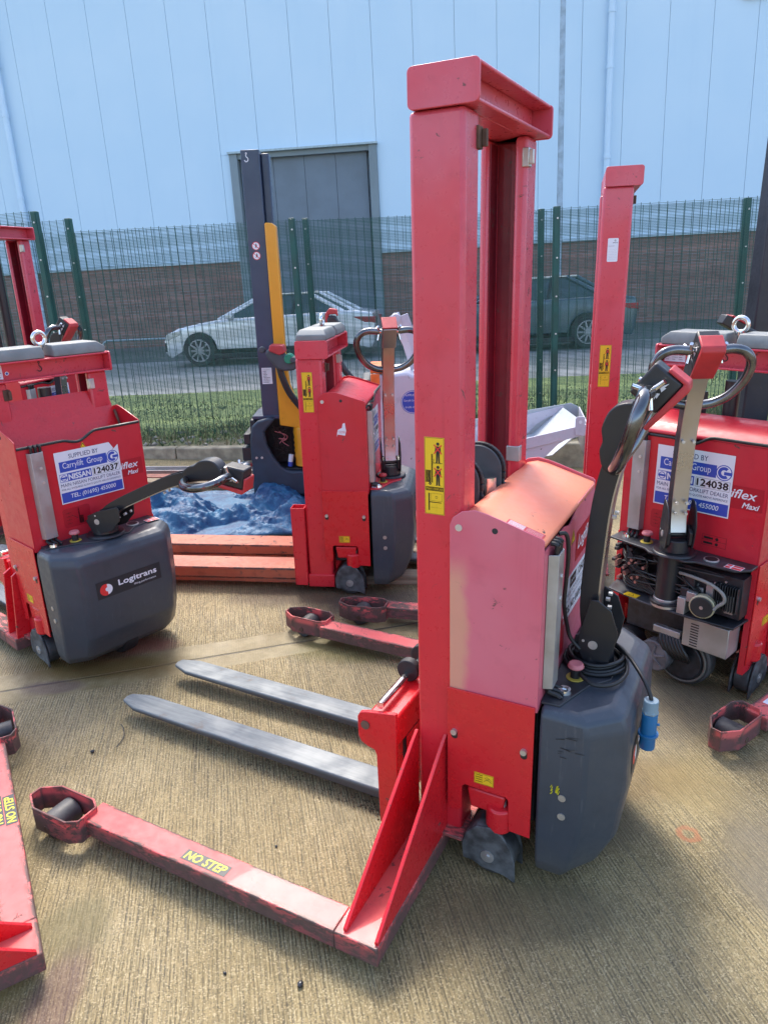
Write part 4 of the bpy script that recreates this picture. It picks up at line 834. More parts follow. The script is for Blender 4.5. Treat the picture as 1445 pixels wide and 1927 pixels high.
for px in (-11.02, 4.08):
    p = MB(); p.cyl((px, WY - 0.13, 0.3), (px, WY - 0.13, TOP), 0.075, n=18)
    for z in (Z2(2.9), Z2(4.85), Z2(6.0), Z2(1.2)): p.cyl((px, WY - 0.13, z), (px, WY - 0.13, z + 0.10), 0.086, n=18); p.box(px - 0.03, px + 0.03, WY - 0.08, WY, z, z + 0.04)
    p.build('downpipe', MPI, root, smooth=50)
MB().box(7.05, 7.6, WY - 0.08, WY, Z2(6.07), Z2(6.25)).build('wall_light', M['ink'], root, 0.01)
MB().box(-28.6, 25.6, WY + 0.3, WY + 18, 0.0, TOP + 0.1).build('building_body', MCL, root, smooth=0)
# street lamp post
lp = empty('street_lamp', (2.5, 16.6, 0.0)); bgobj(lp); tag(lp, 'tall galvanised street lamp post in front of the pale warehouse wall', 'street lamp')
MLP = plain('lamp_galvanised', (0.34, 0.42, 0.50), 0.5, 0.1, 0.2, 8)
MB().cyl((0, 0, 0), (0, 0, 1.3), 0.085, n=18).cyl((0, 0, 1.3), (0, 0, 8.5), 0.065, 0.05, n=18).build('post', MLP, lp, smooth=50)
MB().tube(crom([(0, 0, 8.45), (0, -0.05, 8.7), (0, -0.5, 8.9), (0, -1.0, 8.95)], 5), 0.035, 10).build('bracket_arm', MLP, lp, smooth=60)
MB().prism([(-0.12, -0.9), (0.12, -0.9), (0.10, -1.5), (-0.10, -1.5)], 8.9, 9.0, 'z').build('lamp_head', M['cap'], lp, 0.02)
# hoop rail by the wall
hr = MB(); hr.tube(crom([(-8.62, 18, 0.05), (-8.62, 18, 0.42), (-8.50, 18, 0.52), (-8.3, 18, 0.53), (-6.2, 18, 0.50), (-6.0, 18, 0.42), (-5.98, 18, 0.1)], 5), 0.03, 10)
tag(bgobj(hr.build('hoop_rail', plain('rail_galv', (0.36, 0.42, 0.46), 0.45, 0.4), smooth=60)), 'low galvanised hoop rail ahead of the silver-white car by the brick', 'guard rail')

# ============================================================ FENCES
MGR = plain('fence_green', (0.012, 0.075, 0.060), 0.42, 0, 0.25, 6)
def fence(name, label, y, posts, bays, zt=None):
    r_ = empty(name); bgobj(r_); tag(r_, label, 'mesh fence', 'two parallel green mesh fences behind the yard')
    for px, pz in posts:
        p = MB(); p.box(px - 0.030, px + 0.030, y - 0.02, y + 0.04, -0.1, pz); po = p.build('post', MGR, r_, 0.004)
        q = MB()
        z = pz - 0.10
        while z > 0.1: q.cyl((px + 0.004, y - 0.0285, z), (px + 0.004, y - 0.036, z), 0.008, n=10); z -= 0.335
        q.build('bolt', M['bolt'], po); MB().box(px - 0.022, px + 0.022, y - 0.0285, y - 0.0205, 0.02, pz - 0.01).build('clamp_bar', MGR, po, 0.002)
    for x0, x1, z0, z1 in bays:     # z1 sloped slightly
        w_ = MB(); r = 0.0014
        n = int((z0 + 0.0) / 0.0127)
        for i in range(n):
            z = z0 - i * 0.0127; zz = z1 - i * 0.0127; yy = y + 0.0 
            w_.add([(x0, yy - r, z - r), (x0, yy + r, z - r), (x0, yy + r, z + r), (x0, yy - r, z + r), (x1, yy - r, zz - r), (x1, yy + r, zz - r), (x1, yy + r, zz + r), (x1, yy - r, zz + r)], [(0, 1, 5, 4), (1, 2, 6, 5), (2, 3, 7, 6), (3, 0, 4, 7)])
        k_ = int((x1 - x0) / 0.0762)
        for i in range(k_ + 1):
            xx = x0 + 0.02 + i * (x1 - x0 - 0.04) / k_; zz = z0 + (z1 - z0) * (xx - x0) / (x1 - x0) + 0.012; rr = 0.0021
            w_.box(xx - rr, xx + rr, y + r, y + r + 2 * rr, 0.0, zz)
        w_.build('mesh_panel', MGR, r_, smooth=0)
    return r_
fence('mesh_fence', 'nearer green mesh fence with bolted square posts beside the yard kerb', 7.0, [(-3.82, Z2(0.925)), (-1.37, Z2(0.72)), (1.03, Z2(0.675)), (3.48, Z2(0.64))],
      [(-6.3, -3.85, Z2(0.905), Z2(0.92)), (-3.79, -1.40, Z2(0.725), Z2(0.70)), (-1.34, 1.00, Z2(0.69), Z2(0.65)), (1.06, 3.45, Z2(0.655), Z2(0.64))])
fence('mesh_fence', 'farther green mesh fence running close behind the bolted one', 7.6, [(-3.80, Z2(0.917)), (-1.35, Z2(0.772)), (0.97, Z2(0.718)), (2.90, Z2(0.70))],
      [(-6.2, -3.83, Z2(0.89), Z2(0.90)), (-3.77, -1.38, Z2(0.765), Z2(0.745)), (-1.32, 0.94, Z2(0.745), Z2(0.69)), (1.0, 2.87, Z2(0.69), Z2(0.68)), (2.93, 5.2, Z2(0.68), Z2(0.68))])
# ============================================================ CARS
def car(name, label, x_rear, y, L, H_, col, flip=True):
    r_ = empty(name, (x_rear, y + 0.9, 0.035)); bgobj(r_); tag(r_, label, 'car', 'cars on the road')
    mp = N(name + '_paint').out(col, 0.25, 0.35, coat=0.6); gl = plain('car_glass', (0.05, 0.08, 0.085), 0.10, 0, 0.1)
    X = lambda d: -(L - d)      # front towards -x
    f = H_ / 1.39; wf, wr = 0.74, L - 0.95
    def arch(c): return [(c + 0.375 * cos(R(a)), 0.33 + 0.375 * sin(R(a))) for a in range(0, 181, 15) if 0.33 + 0.375 * sin(R(a)) > 0.2]
    lo = [(0.10, 0.20), (0.0, 0.30), (0.0, 0.55), (0.06, 0.68), (0.35, 0.80), (0.8, 0.88), (1.25, 0.94), (2.0, 0.955), (L - 1.2, 0.975), (L - 0.35, 0.985), (L - 0.05, 0.93), (L, 0.70), (L - 0.03, 0.35), (L - 0.10, 0.22)]
    lo = [(a, b * f) for a, b in lo]
    for c in (wr, wf): lo += arch(c)
    rings = []
    for yy, s_, dz in ((-0.90, 0.975, 0.0), (-0.86, 1.0, 0.0), (0.86, 1.0, 0.0), (0.90, 0.975, 0.0)):
        rings.append([(X(L / 2 + (a - L / 2) * s_), yy, 0.5 + (b - 0.5) * (0.93 if abs(yy) > 0.88 else 1) if b > 0.5 else b) for a, b in lo])
    b_ = MB().loft(rings); bo = b_.build('body', mp, r_, 0.03, seg=3, fixn=True, bang=30, smooth=50)
    bt = 0.93 * f
    def ring(d0, d1, hw, z): return [(X(d0), -hw * 0.86, z), (X(d0 + 0.12), -hw, z), (X(d1 - 0.2), -hw, z), (X(d1), -hw * 0.8, z), (X(d1), hw * 0.8, z), (X(d1 - 0.2), hw, z), (X(d0 + 0.12), hw, z), (X(d0), hw * 0.86, z)]
    r0 = ring(1.15, L - 0.38, 0.80, bt); r1 = ring(2.05, L - 1.15, 0.60, H_ - 0.03); rm = ring(2.25, L - 1.35, 0.5, H_)
    MB().loft([r0, r1]).build('side_glass', gl, r_, 0.01, fixn=True)
    MB().loft([[(p[0], p[1], p[2] + 0.001) for p in r1], rm]).build('roof', mp, r_, 0.012, fixn=True)
    for i, j in ((1, 1), (6, 6), (0, 0), (7, 7), (3, 3), (4, 4), (2, 2), (5, 5)):
        MB().tube([r0[i], r1[j]], [0.045 if i in (2, 3, 4, 5) else 0.03] * 2, 8).build('pillar', mp, r_, smooth=60)
    for s_ in (-1, 1):
        mid0 = Vector((X(2.75), s_ * 0.80, bt)); mid1 = Vector((X(2.85), s_ * 0.605, H_ - 0.03)); MB().tube([mid0, mid1], [0.03, 0.03], 6).build('pillar', M['ink'], r_)
        MB().tube([(X(2.05), s_ * 0.60, H_ - 0.02), (X(L - 1.15), s_ * 0.60, H_ - 0.02)], [0.025] * 2, 6).build('roof_rail', M['bolt'] if s_ > -2 else mp, r_)
        m_ = MB(); m_.box(X(1.55), X(1.40), s_ * 0.84, s_ * 1.0, bt - 0.0, bt + 0.12); m_.build('door_mirror', mp, r_, 0.03)
        for wx in (wf, wr):
            w_ = MB(); w_.cyl((X(wx), s_ * 0.68, 0.325), (X(wx), s_ * 0.885, 0.325), 0.325, n=36); wo = w_.build('wheel', M['rubber'], r_, 0.02)
            q = MB(); q.cyl((X(wx), s_ * 0.886, 0.325), (X(wx), s_ * 0.888, 0.325), 0.225, n=28); q.build('rim_back', M['ink'], wo)
            q = MB()
            for a in range(0, 360, 36): q.tube([(X(wx), s_ * 0.892, 0.325), (X(wx) + 0.22 * cos(R(a)), s_ * 0.892, 0.325 + 0.22 * sin(R(a)))], [0.028, 0.015], 6)
            q.tube([(X(wx) + 0.222 * cos(R(a)), s_ * 0.892, 0.325 + 0.222 * sin(R(a))) for a in range(0, 360, 15)], 0.014, 6, closed=True); q.build('rim', M['zinc'], wo)
            MB().cyl((X(wx), s_ * 0.5, 0.36), (X(wx), s_ * 0.87, 0.36), 0.34, n=24).build('wheel_arch', M['ink'], r_)
        h_ = MB(); h_.prism([(X(0.03), 0.60), (X(0.10), 0.70), (X(0.42), 0.76), (X(0.36), 0.66), (X(0.08), 0.56)], s_ * 0.60, s_ * 0.907, 'y'); h_.build('headlight', M['bolt'], r_, 0.01)
        h_ = MB(); h_.prism([(X(L - 0.46), 0.86), (X(L + 0.005), 0.84), (X(L + 0.012), 0.72), (X(L - 0.20), 0.74)], s_ * 0.55, s_ * 0.905, 'y'); h_.build('tail_light', N('tail_lens').out((0.35, 0.02, 0.03), 0.2), r_, 0.01)
        MB().prism([(X(0.0), 0.33), (X(0.02), 0.52), (X(0.26), 0.48), (X(0.24), 0.34)], s_ * 0.5, s_ * 0.893, 'y').build('intake', M['ink'], r_, 0.01)
        MB().box(X(1.9), X(1.72), s_ * 0.90, s_ * 0.915, 0.78, 0.80).box(X(3.0), X(2.82), s_ * 0.90, s_ * 0.915, 0.80, 0.82).build('door_handle', mp, r_)
    MB().box(X(0.9), X(L - 1.2), -0.88, 0.88, 0.14, 0.25).build('sill', M['ink'], r_, 0.02)
    return r_
car('white_car', 'white saloon car driving along the road behind the mesh fence', -1.40, 15.0, 4.46, 1.39, (0.78, 0.79, 0.80))
car('dark_car', 'dark blue grey estate car behind the tall red mast', 3.82, 15.0, 4.50, 1.43, (0.06, 0.10, 0.125))

# ============================================================ STACKERS
GS = 'red pedestrian stackers parked in the yard'
m1 = stacker('pallet_stacker', 'faded pink-red tall mast stacker with straddle legs and grey forks in the foreground', 0.232, 1.921, 0.488, box='pink', lidm='lid', pull=True, group=GS, stick='main', til=(0, 0))
warn_sticker(m1, 0.2642, -0.020, 1.040)
leg = [c for c in m1.children if c.name.startswith('outrigger_leg')][1]
nostep(leg, (0.572, 0.672, 0.0886), (-1, 0.02, 0), (0, -1, 0), 0.155, 0.036) if False else nostep(leg, (0.572, 0.690, 0.0886), (-1, 0, 0), (0, -1, 0), 0.155, 0.036)
script_sticker(m1, -0.3004, -0.06, 0.835, 0.20, 0.085, [('Logiflex', 0.08, 0.2, 0.84, 0.62)])
d = Decal((-0.3004, 0.05, 0.688), (0, -1, 0), (0, 0, 1), ['white', 'ink', 'greyink']); d.sheet([(0, 0), (0.30, 0), (0.30, 0.125), (0, 0.125)], 'white')
d.rect(0.06, 0.085, 0.13, 0.118, 'ink', 1); d.text('CarryLift', 0.064, 0.094, 0.06, 0.014, 'white', 2); d.text('126024', 0.15, 0.09, 0.11, 0.024, 'ink', 1, 0, 0.0005); d.text('MAIN TCM FORKLIFT DEALER', 0.03, 0.066, 0.24, 0.013, 'greyink', 1); d.text('FOR ALL ENQUIRIES QUOTE ABOVE REFERENCE', 0.03, 0.050, 0.24, 0.008, 'greyink', 1); d.text('TEL. NO : 01695 455000', 0.03, 0.016, 0.24, 0.022, 'ink', 1, 0, 0.0006); d.build('dealer_sticker', m1)
diagram_sticker(m1, -0.3004, 0.16, 0.60, 0.13, 0.11)
def tri(parent, yc, zc, s_=0.03):
    d = Decal((-0.3004, yc, zc), (0, -1, 0), (0, 0, 1), ['yel', 'ink']); d.sheet([(-s_, 0), (s_, 0), (0, s_ * 1.75)], 'yel')
    a, b, c = (-s_ * 0.9, 0.002), (s_ * 0.9, 0.002), (0, s_ * 1.6)
    for p, q in ((a, b), (b, c), (c, a)): d.line(p, q, 0.0022, 'ink')
    d.line((0, s_ * 0.4), (0, s_ * 1.1), 0.003, 'ink'); d.build('warning_triangle', parent)
tri(m1, -0.02, 0.905, 0.022)
cb = MB(); cb.tube(crom([(-0.302, 0.150, 0.99), (-0.318, 0.138, 0.985), (-0.322, 0.125, 0.93), (-0.318, 0.115, 0.85), (-0.314, 0.105, 0.78), (-0.316, 0.065, 0.70), (-0.325, 0.055, 0.66), (-0.35, 0.052, 0.63)], 6), 0.0055, 10)
def coil(r, z, a0, a1, cx=-0.385, cy=0.0): return [(cx + r * cos(R(a)), cy + r * sin(R(a)) , z + 0.002 * sin(R(a * 3))) for a in range(a0, a1, 15)]
for k_, (r, z) in enumerate(((0.066, 0.590), (0.075, 0.584), (0.084, 0.580), (0.072, 0.601))): cb.tube(coil(r, z, 0, 361), 0.0055, 8, closed=False)
cb.tube(crom([(-0.352, 0.072, 0.592), (-0.366, 0.110, 0.590), (-0.410, 0.140, 0.584), (-0.455, 0.112, 0.582), (-0.475, 0.05, 0.584), (-0.462, -0.02, 0.590), (-0.44, -0.055, 0.596)], 6), 0.0055, 8)
cb.tube(crom([(-0.36, -0.07, 0.600), (-0.42, -0.052, 0.612), (-0.47, -0.005, 0.606), (-0.520, 0.060, 0.585), (-0.543, 0.082, 0.555), (-0.547, 0.085, 0.535)], 6), 0.0055, 8)
cbo = cb.build('charging_cable', M['cable'], m1, smooth=60)
pg = MB(); pg.cyl((-0.547, 0.085, 0.51), (-0.547, 0.085, 0.544), 0.019, n=14); pg.cyl((-0.547, 0.085, 0.505), (-0.547, 0.085, 0.514), 0.0215, n=6); pg.build('plug_gland', M['gland'], cbo, 0.002)
pg = MB(); pg.cyl((-0.547, 0.085, 0.400), (-0.547, 0.085, 0.5045), 0.0200, n=24); pg.cyl((-0.547, 0.085, 0.440), (-0.547, 0.085, 0.446), 0.026, n=24); pg.cyl((-0.567, 0.085, 0.475), (-0.573, 0.085, 0.475), 0.004, n=8); pg.build('blue_plug', M['bluecap'], cbo, 0.001)
sc = Decal((-0.378, 0.2808, 0.335), (-1, 0, 0), (0, 0, 1), ['limey', 'ink'])   # scuffs of lime paint and black rubber
cov = [c for c in m1.children if c.name.startswith('drive_cover')][0]
for i in range(14):
    a = -0.035 + random.uniform(0, 0.026); b = random.uniform(-0.012, 0.014); sc.line((a + 0.0, b), (a + 0.004, b + random.uniform(0.004, 0.02)), 0.0018, 'limey', 1)
for i in range(10):
    a = random.uniform(-0.03, 0.03); b = 0.14 + random.uniform(-0.03, 0.04); sc.line((a, b), (a + random.uniform(0.008, 0.03), b + random.uniform(-0.004, 0.006)), random.uniform(0.0008, 0.002), 'ink', 1)
sc.build('paint_scuff', cov)

mA = stacker('pallet_stacker', 'red low mast stacker with open battery box lid and tiller swung down to the right', -1.489, 3.17, 0.724, top=1.307, bar=0.082, cap=True, lid='open', til=(24, 63), leg_y=0.34, group=GS, stick='A')
dealer_sticker(mA, '124037', y0=0.13, z0=0.722, w_=0.285, h=0.222, torn=True); script_sticker(mA, -0.3003, -0.07, 0.775, 0.19, 0.075, [('Logiflex', 0.05, 0.35, 0.80, 0.5), ('Maxi', 0.60, 0.08, 0.25, 0.24)]); diagram_sticker(mA, -0.3003, 0.135, 0.615, 0.12, 0.085); tri(mA, 0.0, 0.915)
mB = stacker('pallet_stacker', 'worn red low mast stacker seen side on with orange pallet forks', -0.334, 3.75, 0.134, top=1.307, bar=0.082, cap=True, forks='pallet', til=(-77, 0), group=GS, stick='B', lidm='redA')
warn_sticker(mB, 0.2642, -0.018, 0.965); dealer_sticker(mB, '124036', y0=0.15, z0=0.70)
d = Decal((-0.150, 0.2756, 0.845), (-1, 0, 0), (0, 0, 1), ['white', 'rink']); d.sheet([(0.002, 0), (0.008, 0.012), (0.044, 0.006), (0.05, 0.03), (0.045, 0.07), (0.034, 0.065), (0.030, 0.045), (0.008, 0.034)], 'white'); d.text('COLOUR', 0.011, 0.018, 0.034, 0.012, 'rink', 1); d.build('torn_label', mB)
mC = stacker('pallet_stacker', 'bright red low mast stacker with its drive cover missing and machinery exposed', 1.376, 2.762, 2.412, top=1.307, bar=0.082, cap=True, cover=False, leg_y=0.34, til=(43, 0), group=GS, stick='C', lidm='redA')
dealer_sticker(mC, '124038'); script_sticker(mC, -0.3003, -0.06, 0.765, 0.20, 0.085, [('Logiflex', 0.05, 0.35, 0.80, 0.5), ('Maxi', 0.66, 0.08, 0.27, 0.24)]); diagram_sticker(mC, -0.3003, 0.145, 0.62, 0.11, 0.075)
d = Decal((-0.3003, -0.065, 0.60), (0, -1, 0), (0, 0, 1), ['ink']); d.frame(0, 0, 0.09, 0.042, 0.0008, 'ink'); d.rect(0, 0.021, 0.09, 0.022, 'ink'); 
for v_ in (0.026, 0.006): d.rect(0.006, v_, 0.04, v_ + 0.008, 'ink'); d.poly(circ(0.055, v_ + 0.004, 0.006, 12), 'ink')
d.build('circuit_label', mC)
mD = stacker('pallet_stacker', 'red tall mast stacker with a white paper label standing beyond the foreground one', 1.114, 3.685, 0.257, leg_y=0.86, group=GS, half=True)
warn_sticker(mD, 0.2642, -0.020, 1.055)
d = Decal((0.002, 0.2642, 1.62), (-1, 0, 0), (0, 0, 1), ['white', 'ink', 'greyink']); d.sheet(rrect(0, 0.046, 0, 0.10, 0.005), 'white'); d.ring(0.032, 0.09, 0.002, 0.0035, 'ink'); d.rect(0.022, 0.079, 0.042, 0.082, 'ink'); d.rect(0.004, 0.066, 0.03, 0.068, 'greyink')
for i in range(7): d.rect(0.004, 0.010 + i * 0.007, 0.042, 0.0105 + i * 0.007, 'greyink')
d.build('paper_label', mD)
mE = stacker('pallet_stacker', 'red straddle stacker at the left edge with only its near leg in the picture', -1.485, 0.98, 1.031, group=GS, half=True)
legE = [c for c in mE.children if c.name.startswith('outrigger_leg')][0]
nostep(legE, (0.475, -0.668, 0.0886), (1, 0, 0), (0, 1, 0), 0.145, 0.034); nostep(legE, (0.465, -0.703, 0.0886), (1, 0, 0), (0, 1, 0), 0.145, 0.033)
mG = stacker('pallet_stacker', 'red straddle stacker at the right edge with one leg reaching in beside the exposed machine', 2.45, 2.19, -0.64, group=GS, half=True)
d = Decal((0.86, -0.645, 0.0886), (-1, 0, 0), (0, -1, 0), ['white']); d.sheet([(0, 0), (0.07, 0), (0.07, 0.04), (0, 0.04)], 'white'); d.build('blank_label', [c for c in mG.children if c.name.startswith('outrigger_leg')][0])
mH = stacker('pallet_stacker', 'red tall mast stacker at the back left seen through the open lid machine', -2.456, 4.873, 0.30, top=1.95, til=(0, 0), group=GS, stick='H', lidm='redA')
tri(mH, 0.0, 0.915); dealer_sticker(mH, '124035')
# ---- exposed drive unit of the uncovered machine
def part(name, mat, **k): return lambda mb: mb.build(name, mat, mC, **k)
q = MB(); sh = [(-0.29, 0.27), (-0.40, 0.25), (-0.43, 0.08), (-0.43, -0.10), (-0.41, -0.26), (-0.29, -0.27)]; q.prism(sh, 0.345, 0.353, 'z'); q.build('lower_shelf', M['dash'], mC, 0.002)
q = MB(); q.cyl((-0.385, 0.01, 0.352), (-0.385, 0.01, 0.566), 0.043, n=28); q.build('steering_tube', M['black'], mC, smooth=50)
q = MB(); q.cyl((-0.385, 0.01, 0.353), (-0.385, 0.01, 0.364), 0.056, n=28); q.cyl((-0.385, 0.01, 0.366), (-0.385, 0.01, 0.386), 0.047, n=28); q.build('clamp_ring', M['bolt'], mC, 0.001)
q = MB(); q.tube([(-0.385 + 0.054 * cos(R(a)), 0.01 + 0.054 * sin(R(a)), 0.370) for a in range(0, 360, 20)], 0.008, 6, closed=True); q.build('sprocket_chain', M['board'], mC)
q = MB(); q.cyl((-0.40, -0.14, 0.405), (-0.424, -0.145, 0.405), 0.046, n=32); ho = q.build('horn_rim', M['cream'], mC, 0.003)
MB().cyl((-0.4241, -0.145, 0.405), (-0.430, -0.146, 0.405), 0.040, n=32).build('horn', M['rubber'], ho, 0.004); MB().cyl((-0.4301, -0.146, 0.405), (-0.4315, -0.146, 0.405), 0.007, n=12).build('bolt', M['bolt'], ho)
q = MB(); q.box(-0.43, -0.38, -0.085, -0.055, 0.354, 0.42); q.box(-0.425, -0.405, -0.12, -0.084, 0.41, 0.45); q.build('horn_bracket', M['zinc'], mC, 0.002)
q = MB(); q.box(-0.41, -0.355, -0.052, -0.088 + 0.0, 0.42, 0.455); q.box(-0.40, -0.34, -0.06, -0.10, 0.46, 0.50); q.build('relay', M['board'], mC, 0.004)
q = MB(); q.box(-0.40, -0.30, -0.075, -0.245, 0.215, 0.335); bx = q.build('controller_box', M['zinc'], mC, 0.003)
q = MB()
for i in range(9): q.box(-0.4015, -0.4003, -0.105, -0.135, 0.225 + i * 0.011, 0.229 + i * 0.011)
q.build('vent_slots', M['ink'], bx)
q = MB(); q.cyl((-0.395, 0.035, 0.118), (-0.345, 0.03, 0.118), 0.066, n=14); mo = q.build('drive_motor', M['motor'], mC, 0.006, smooth=20)
q = MB()
for a in range(0, 360, 60): q.box(-0.403, -0.395, -0.004, 0.004, 0.012, 0.052, mtx=Matrix.Translation((0, 0.035, 0.118)) @ Matrix.Rotation(R(a + 10), 4, 'X'))
q.cyl((-0.395, 0.035, 0.118), (-0.402, 0.035, 0.118), 0.018, n=12); q.build('motor_ribs', M['motor'], mo, 0.002)
tyre = MB(); tyre.cyl((-0.33, -0.055, 0.117), (-0.27, -0.055, 0.117), 0.112, n=40); wo = tyre.build('drive_wheel', M['roller'], mC, 0.008)
q = MB(); q.tube([(-0.336, -0.055 + 0.095 * cos(R(a)), 0.117 + 0.095 * sin(R(a))) for a in range(0, 360, 12)], 0.005, 8, closed=True); q.build('wheel_rim', plain('dusty_rim', (0.13, 0.12, 0.10), 0.6), wo, smooth=60)
q = MB(); q.cyl((-0.3305, -0.055, 0.117), (-0.345, -0.055, 0.117), 0.084, n=30); q.build('gear_housing', M['board'], wo, 0.004)
q = MB(); q.box(-0.385, -0.36, 0.05, -0.06, 0.222, 0.25); q.build('motor_bracket', M['zinc'], mC, 0.003)
rnd = random.Random(3)
q = MB()
for i in range(12): q.tube(crom([(-0.34 - rnd.random() * 0.04, 0.05 - 0.02 * rnd.random(), 0.36 + 0.012 * rnd.random()), (-0.36, 0.13, 0.365 + 0.010 * i * 0.7), (-0.35, 0.20, 0.37 + 0.014 * i), (-0.30, 0.22 + rnd.random() * 0.03, 0.39 + 0.013 * i)], 5), 0.0055, 7)
q.build('battery_cables', M['cable'], mC, smooth=60); q = MB()
for i in range(7): q.tube(crom([(-0.37, 0.02 - i * 0.012, 0.232), (-0.392, 0.01 - i * 0.014, 0.20), (-0.39, -0.01 - i * 0.015, 0.16), (-0.36, -0.02 - i * 0.012, 0.125)], 5), 0.008, 8)
q.build('motor_cables', M['cable'], mC, smooth=60)
q = MB(); q.tube(crom([(-0.39, -0.035, 0.50), (-0.405, -0.09, 0.505), (-0.41, -0.16, 0.498), (-0.408, -0.205, 0.475), (-0.405, -0.215, 0.445), (-0.41, -0.195, 0.42), (-0.418, -0.185, 0.405)], 6), 0.0065, 8); q.build('grey_cable', plain('grey_wire', (0.22, 0.21, 0.19), 0.5), mC, smooth=60)
q = MB()
for i in range(26):
    yy = rnd.uniform(0.09, 0.25); zz = rnd.uniform(0.40, 0.54); q.box(-0.33, -0.33 - rnd.uniform(0.01, 0.05), yy - 0.009, yy + 0.009, zz - 0.006, zz + 0.006)
q.build('contactors', M['board'], mC, 0.002)
q = MB()
for i in range(9): q.tube(crom([(-0.33, rnd.uniform(-0.25, 0.24), rnd.uniform(0.47, 0.55)), (-0.40, rnd.uniform(-0.2, 0.2), rnd.uniform(0.42, 0.54)), (-0.385, rnd.uniform(-0.25, 0.24), rnd.uniform(0.38, 0.50)), (-0.33, rnd.uniform(-0.25, 0.24), rnd.uniform(0.36, 0.40))], 6), 0.0035, 6)
q.build('wiring_loom', M['cable'], mC, smooth=60)
q = MB()
for i in range(5): q.box(-0.372, -0.384, -0.06 - 0.038 * i, -0.088 - 0.038 * i, 0.39 + 0.02 * (i % 2), 0.43 + 0.03 * (i % 3))
q.build('terminal_blocks', M['zinc'], mC, 0.002)
q = MB(); q.cyl((-0.33, 0.19, 0.08), (-0.27, 0.19, 0.08), 0.075, n=30); q.build('support_wheel', M['rubber'], mC, 0.008)
q = MB()
for i in range(14):
    yy = rnd.uniform(0.11, 0.24); zz = rnd.uniform(0.40, 0.50); q.cyl((-0.36, yy, zz), (-0.392, yy, zz), 0.0065, n=8)
q.build('terminal_lugs', M['copper'], mC)
q = MB(); q.box(-0.37, -0.30, -0.03, -0.26, 0.37, 0.53); 
for i in range(10): q.box(-0.395, -0.37, -0.17 - 0.009 * i, -0.173 - 0.009 * i, 0.40, 0.50)
q.build('control_block', M['board'], mC, 0.004)
q = MB()
for i in range(22): q.cyl((-0.369, -0.05 - 0.2 * rnd.random(), 0.385 + 0.13 * rnd.random()), (-0.374, -0.05 - 0.2 * rnd.random() * 0 - rnd.random() * 0.0 - 0.1, 0.45), 0.002, n=5)
q = MB()
for i in range(16):
    yy = -0.05 - 0.2 * rnd.random(); zz = 0.385 + 0.13 * rnd.random(); q.cyl((-0.370, yy, zz), (-0.375, yy, zz), 0.004, n=8)
q.build('bolt', M['bolt'], mC)
d = Decal((-0.42, 0.17, 0.3532), (0, -1, 0), (1, 0, 0), ['yel', 'ink', 'white']); d.sheet([(0, 0), (0.055, 0), (0.055, 0.035), (0, 0.035)], 'yel'); d.line((0.004, 0.004), (0.05, 0.004), 0.001, 'ink'); d.poly([(0.014, 0.010), (0.040, 0.010), (0.027, 0.030)], 'ink', 1); d.poly([(0.018, 0.012), (0.036, 0.012), (0.027, 0.026)], 'yel', 2); d.build('shelf_label', mC)
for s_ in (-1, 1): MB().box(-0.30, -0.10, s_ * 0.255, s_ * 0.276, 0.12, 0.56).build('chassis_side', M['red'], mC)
# loose cable over the box of C
q = MB(); q.tube(crom([(-0.335, 0.11, 1.02), (-0.325, 0.10, 0.97), (-0.33, 0.135, 0.90), (-0.315, 0.155, 0.83)], 6), 0.005, 8)

# ---- blue and yellow stacker
J = empty('blue_stacker', (-0.80, 5.30, 0)); tag(J, 'dark blue stacker with a yellow mast cover and open body showing wiring', 'pallet stacker')
MNB = paint('dark_blue_paint', (0.022, 0.036, 0.075), (0.05, 0.065, 0.11), 0.4, 0.1, 0.35); MYE = paint('orange_yellow_plastic', (0.72, 0.30, 0.012), None, 0, 0.05, 0.35, grime=0.15); MSH = plain('navy_plastic_shell', (0.028, 0.043, 0.065), 0.5)
MB().box(-0.064, 0.058, -0.10, 0.0, 0.60, 2.386).build('mast_column', MNB, J, 0.004); MB().box(0.0585, 0.112, -0.04, 0.06, 0.60, 2.37).build('mast_column', MNB, J, 0.008)
yc = [(0.060, 1.93), (0.066, 1.94), (0.11, 1.935), (0.135, 1.915), (0.137, 1.0), (0.150, 0.85), (0.19, 0.72), (0.26, 0.62), (0.26, 0.52), (0.14, 0.545), (0.060, 0.56)]
MB().prism(yc, -0.13, -0.045, 'y').build('mast_cover', MYE, J, 0.008)
shl = [(-0.17, 0.03), (-0.165, 0.45), (-0.145, 0.56), (-0.10, 0.60), (-0.01, 0.625), (0.03, 0.61), (-0.03, 0.545), (-0.055, 0.52), (-0.045, 0.42), (0.0, 0.32), (0.045, 0.255), (0.09, 0.225), (0.14, 0.215), (0.55, 0.215), (0.55, 0.03)]
MB().prism(shl, -0.16, -0.10, 'y').build('body_shell', MSH, J, 0.015); MB().box(-0.16, 0.55, -0.0995, 0.45, 0.03, 0.23).box(-0.165, -0.12, -0.0995, 0.45, 0.23, 0.60).box(-0.12, 0.5, 0.05, 0.45, 0.23, 0.60).build('inner_body', M['board'], J, 0.01)
MB().box(-0.14, 0.40, -0.11, 0.2, 0.605, 0.63).build('mast_foot', MNB, J, 0.004)
MB().box(-0.235, -0.1655, -0.12, 0.2, 0.30, 0.40).box(-0.215, -0.1655, -0.12, 0.2, 0.42, 0.50).build('rear_buffer', M['black'], J, 0.006)
q = MB(); pr = [(0.0, 0.245)]; ys_ = []
rr_ = [(0.245, 0.0), (0.25, 0.075)] + [(0.30 + 0.02 * i, 0.078 if i % 2 else 0.072) for i in range(9)] + [(0.50, 0.078), (0.54, 0.070), (0.555, 0.04), (0.556, 0.0)]
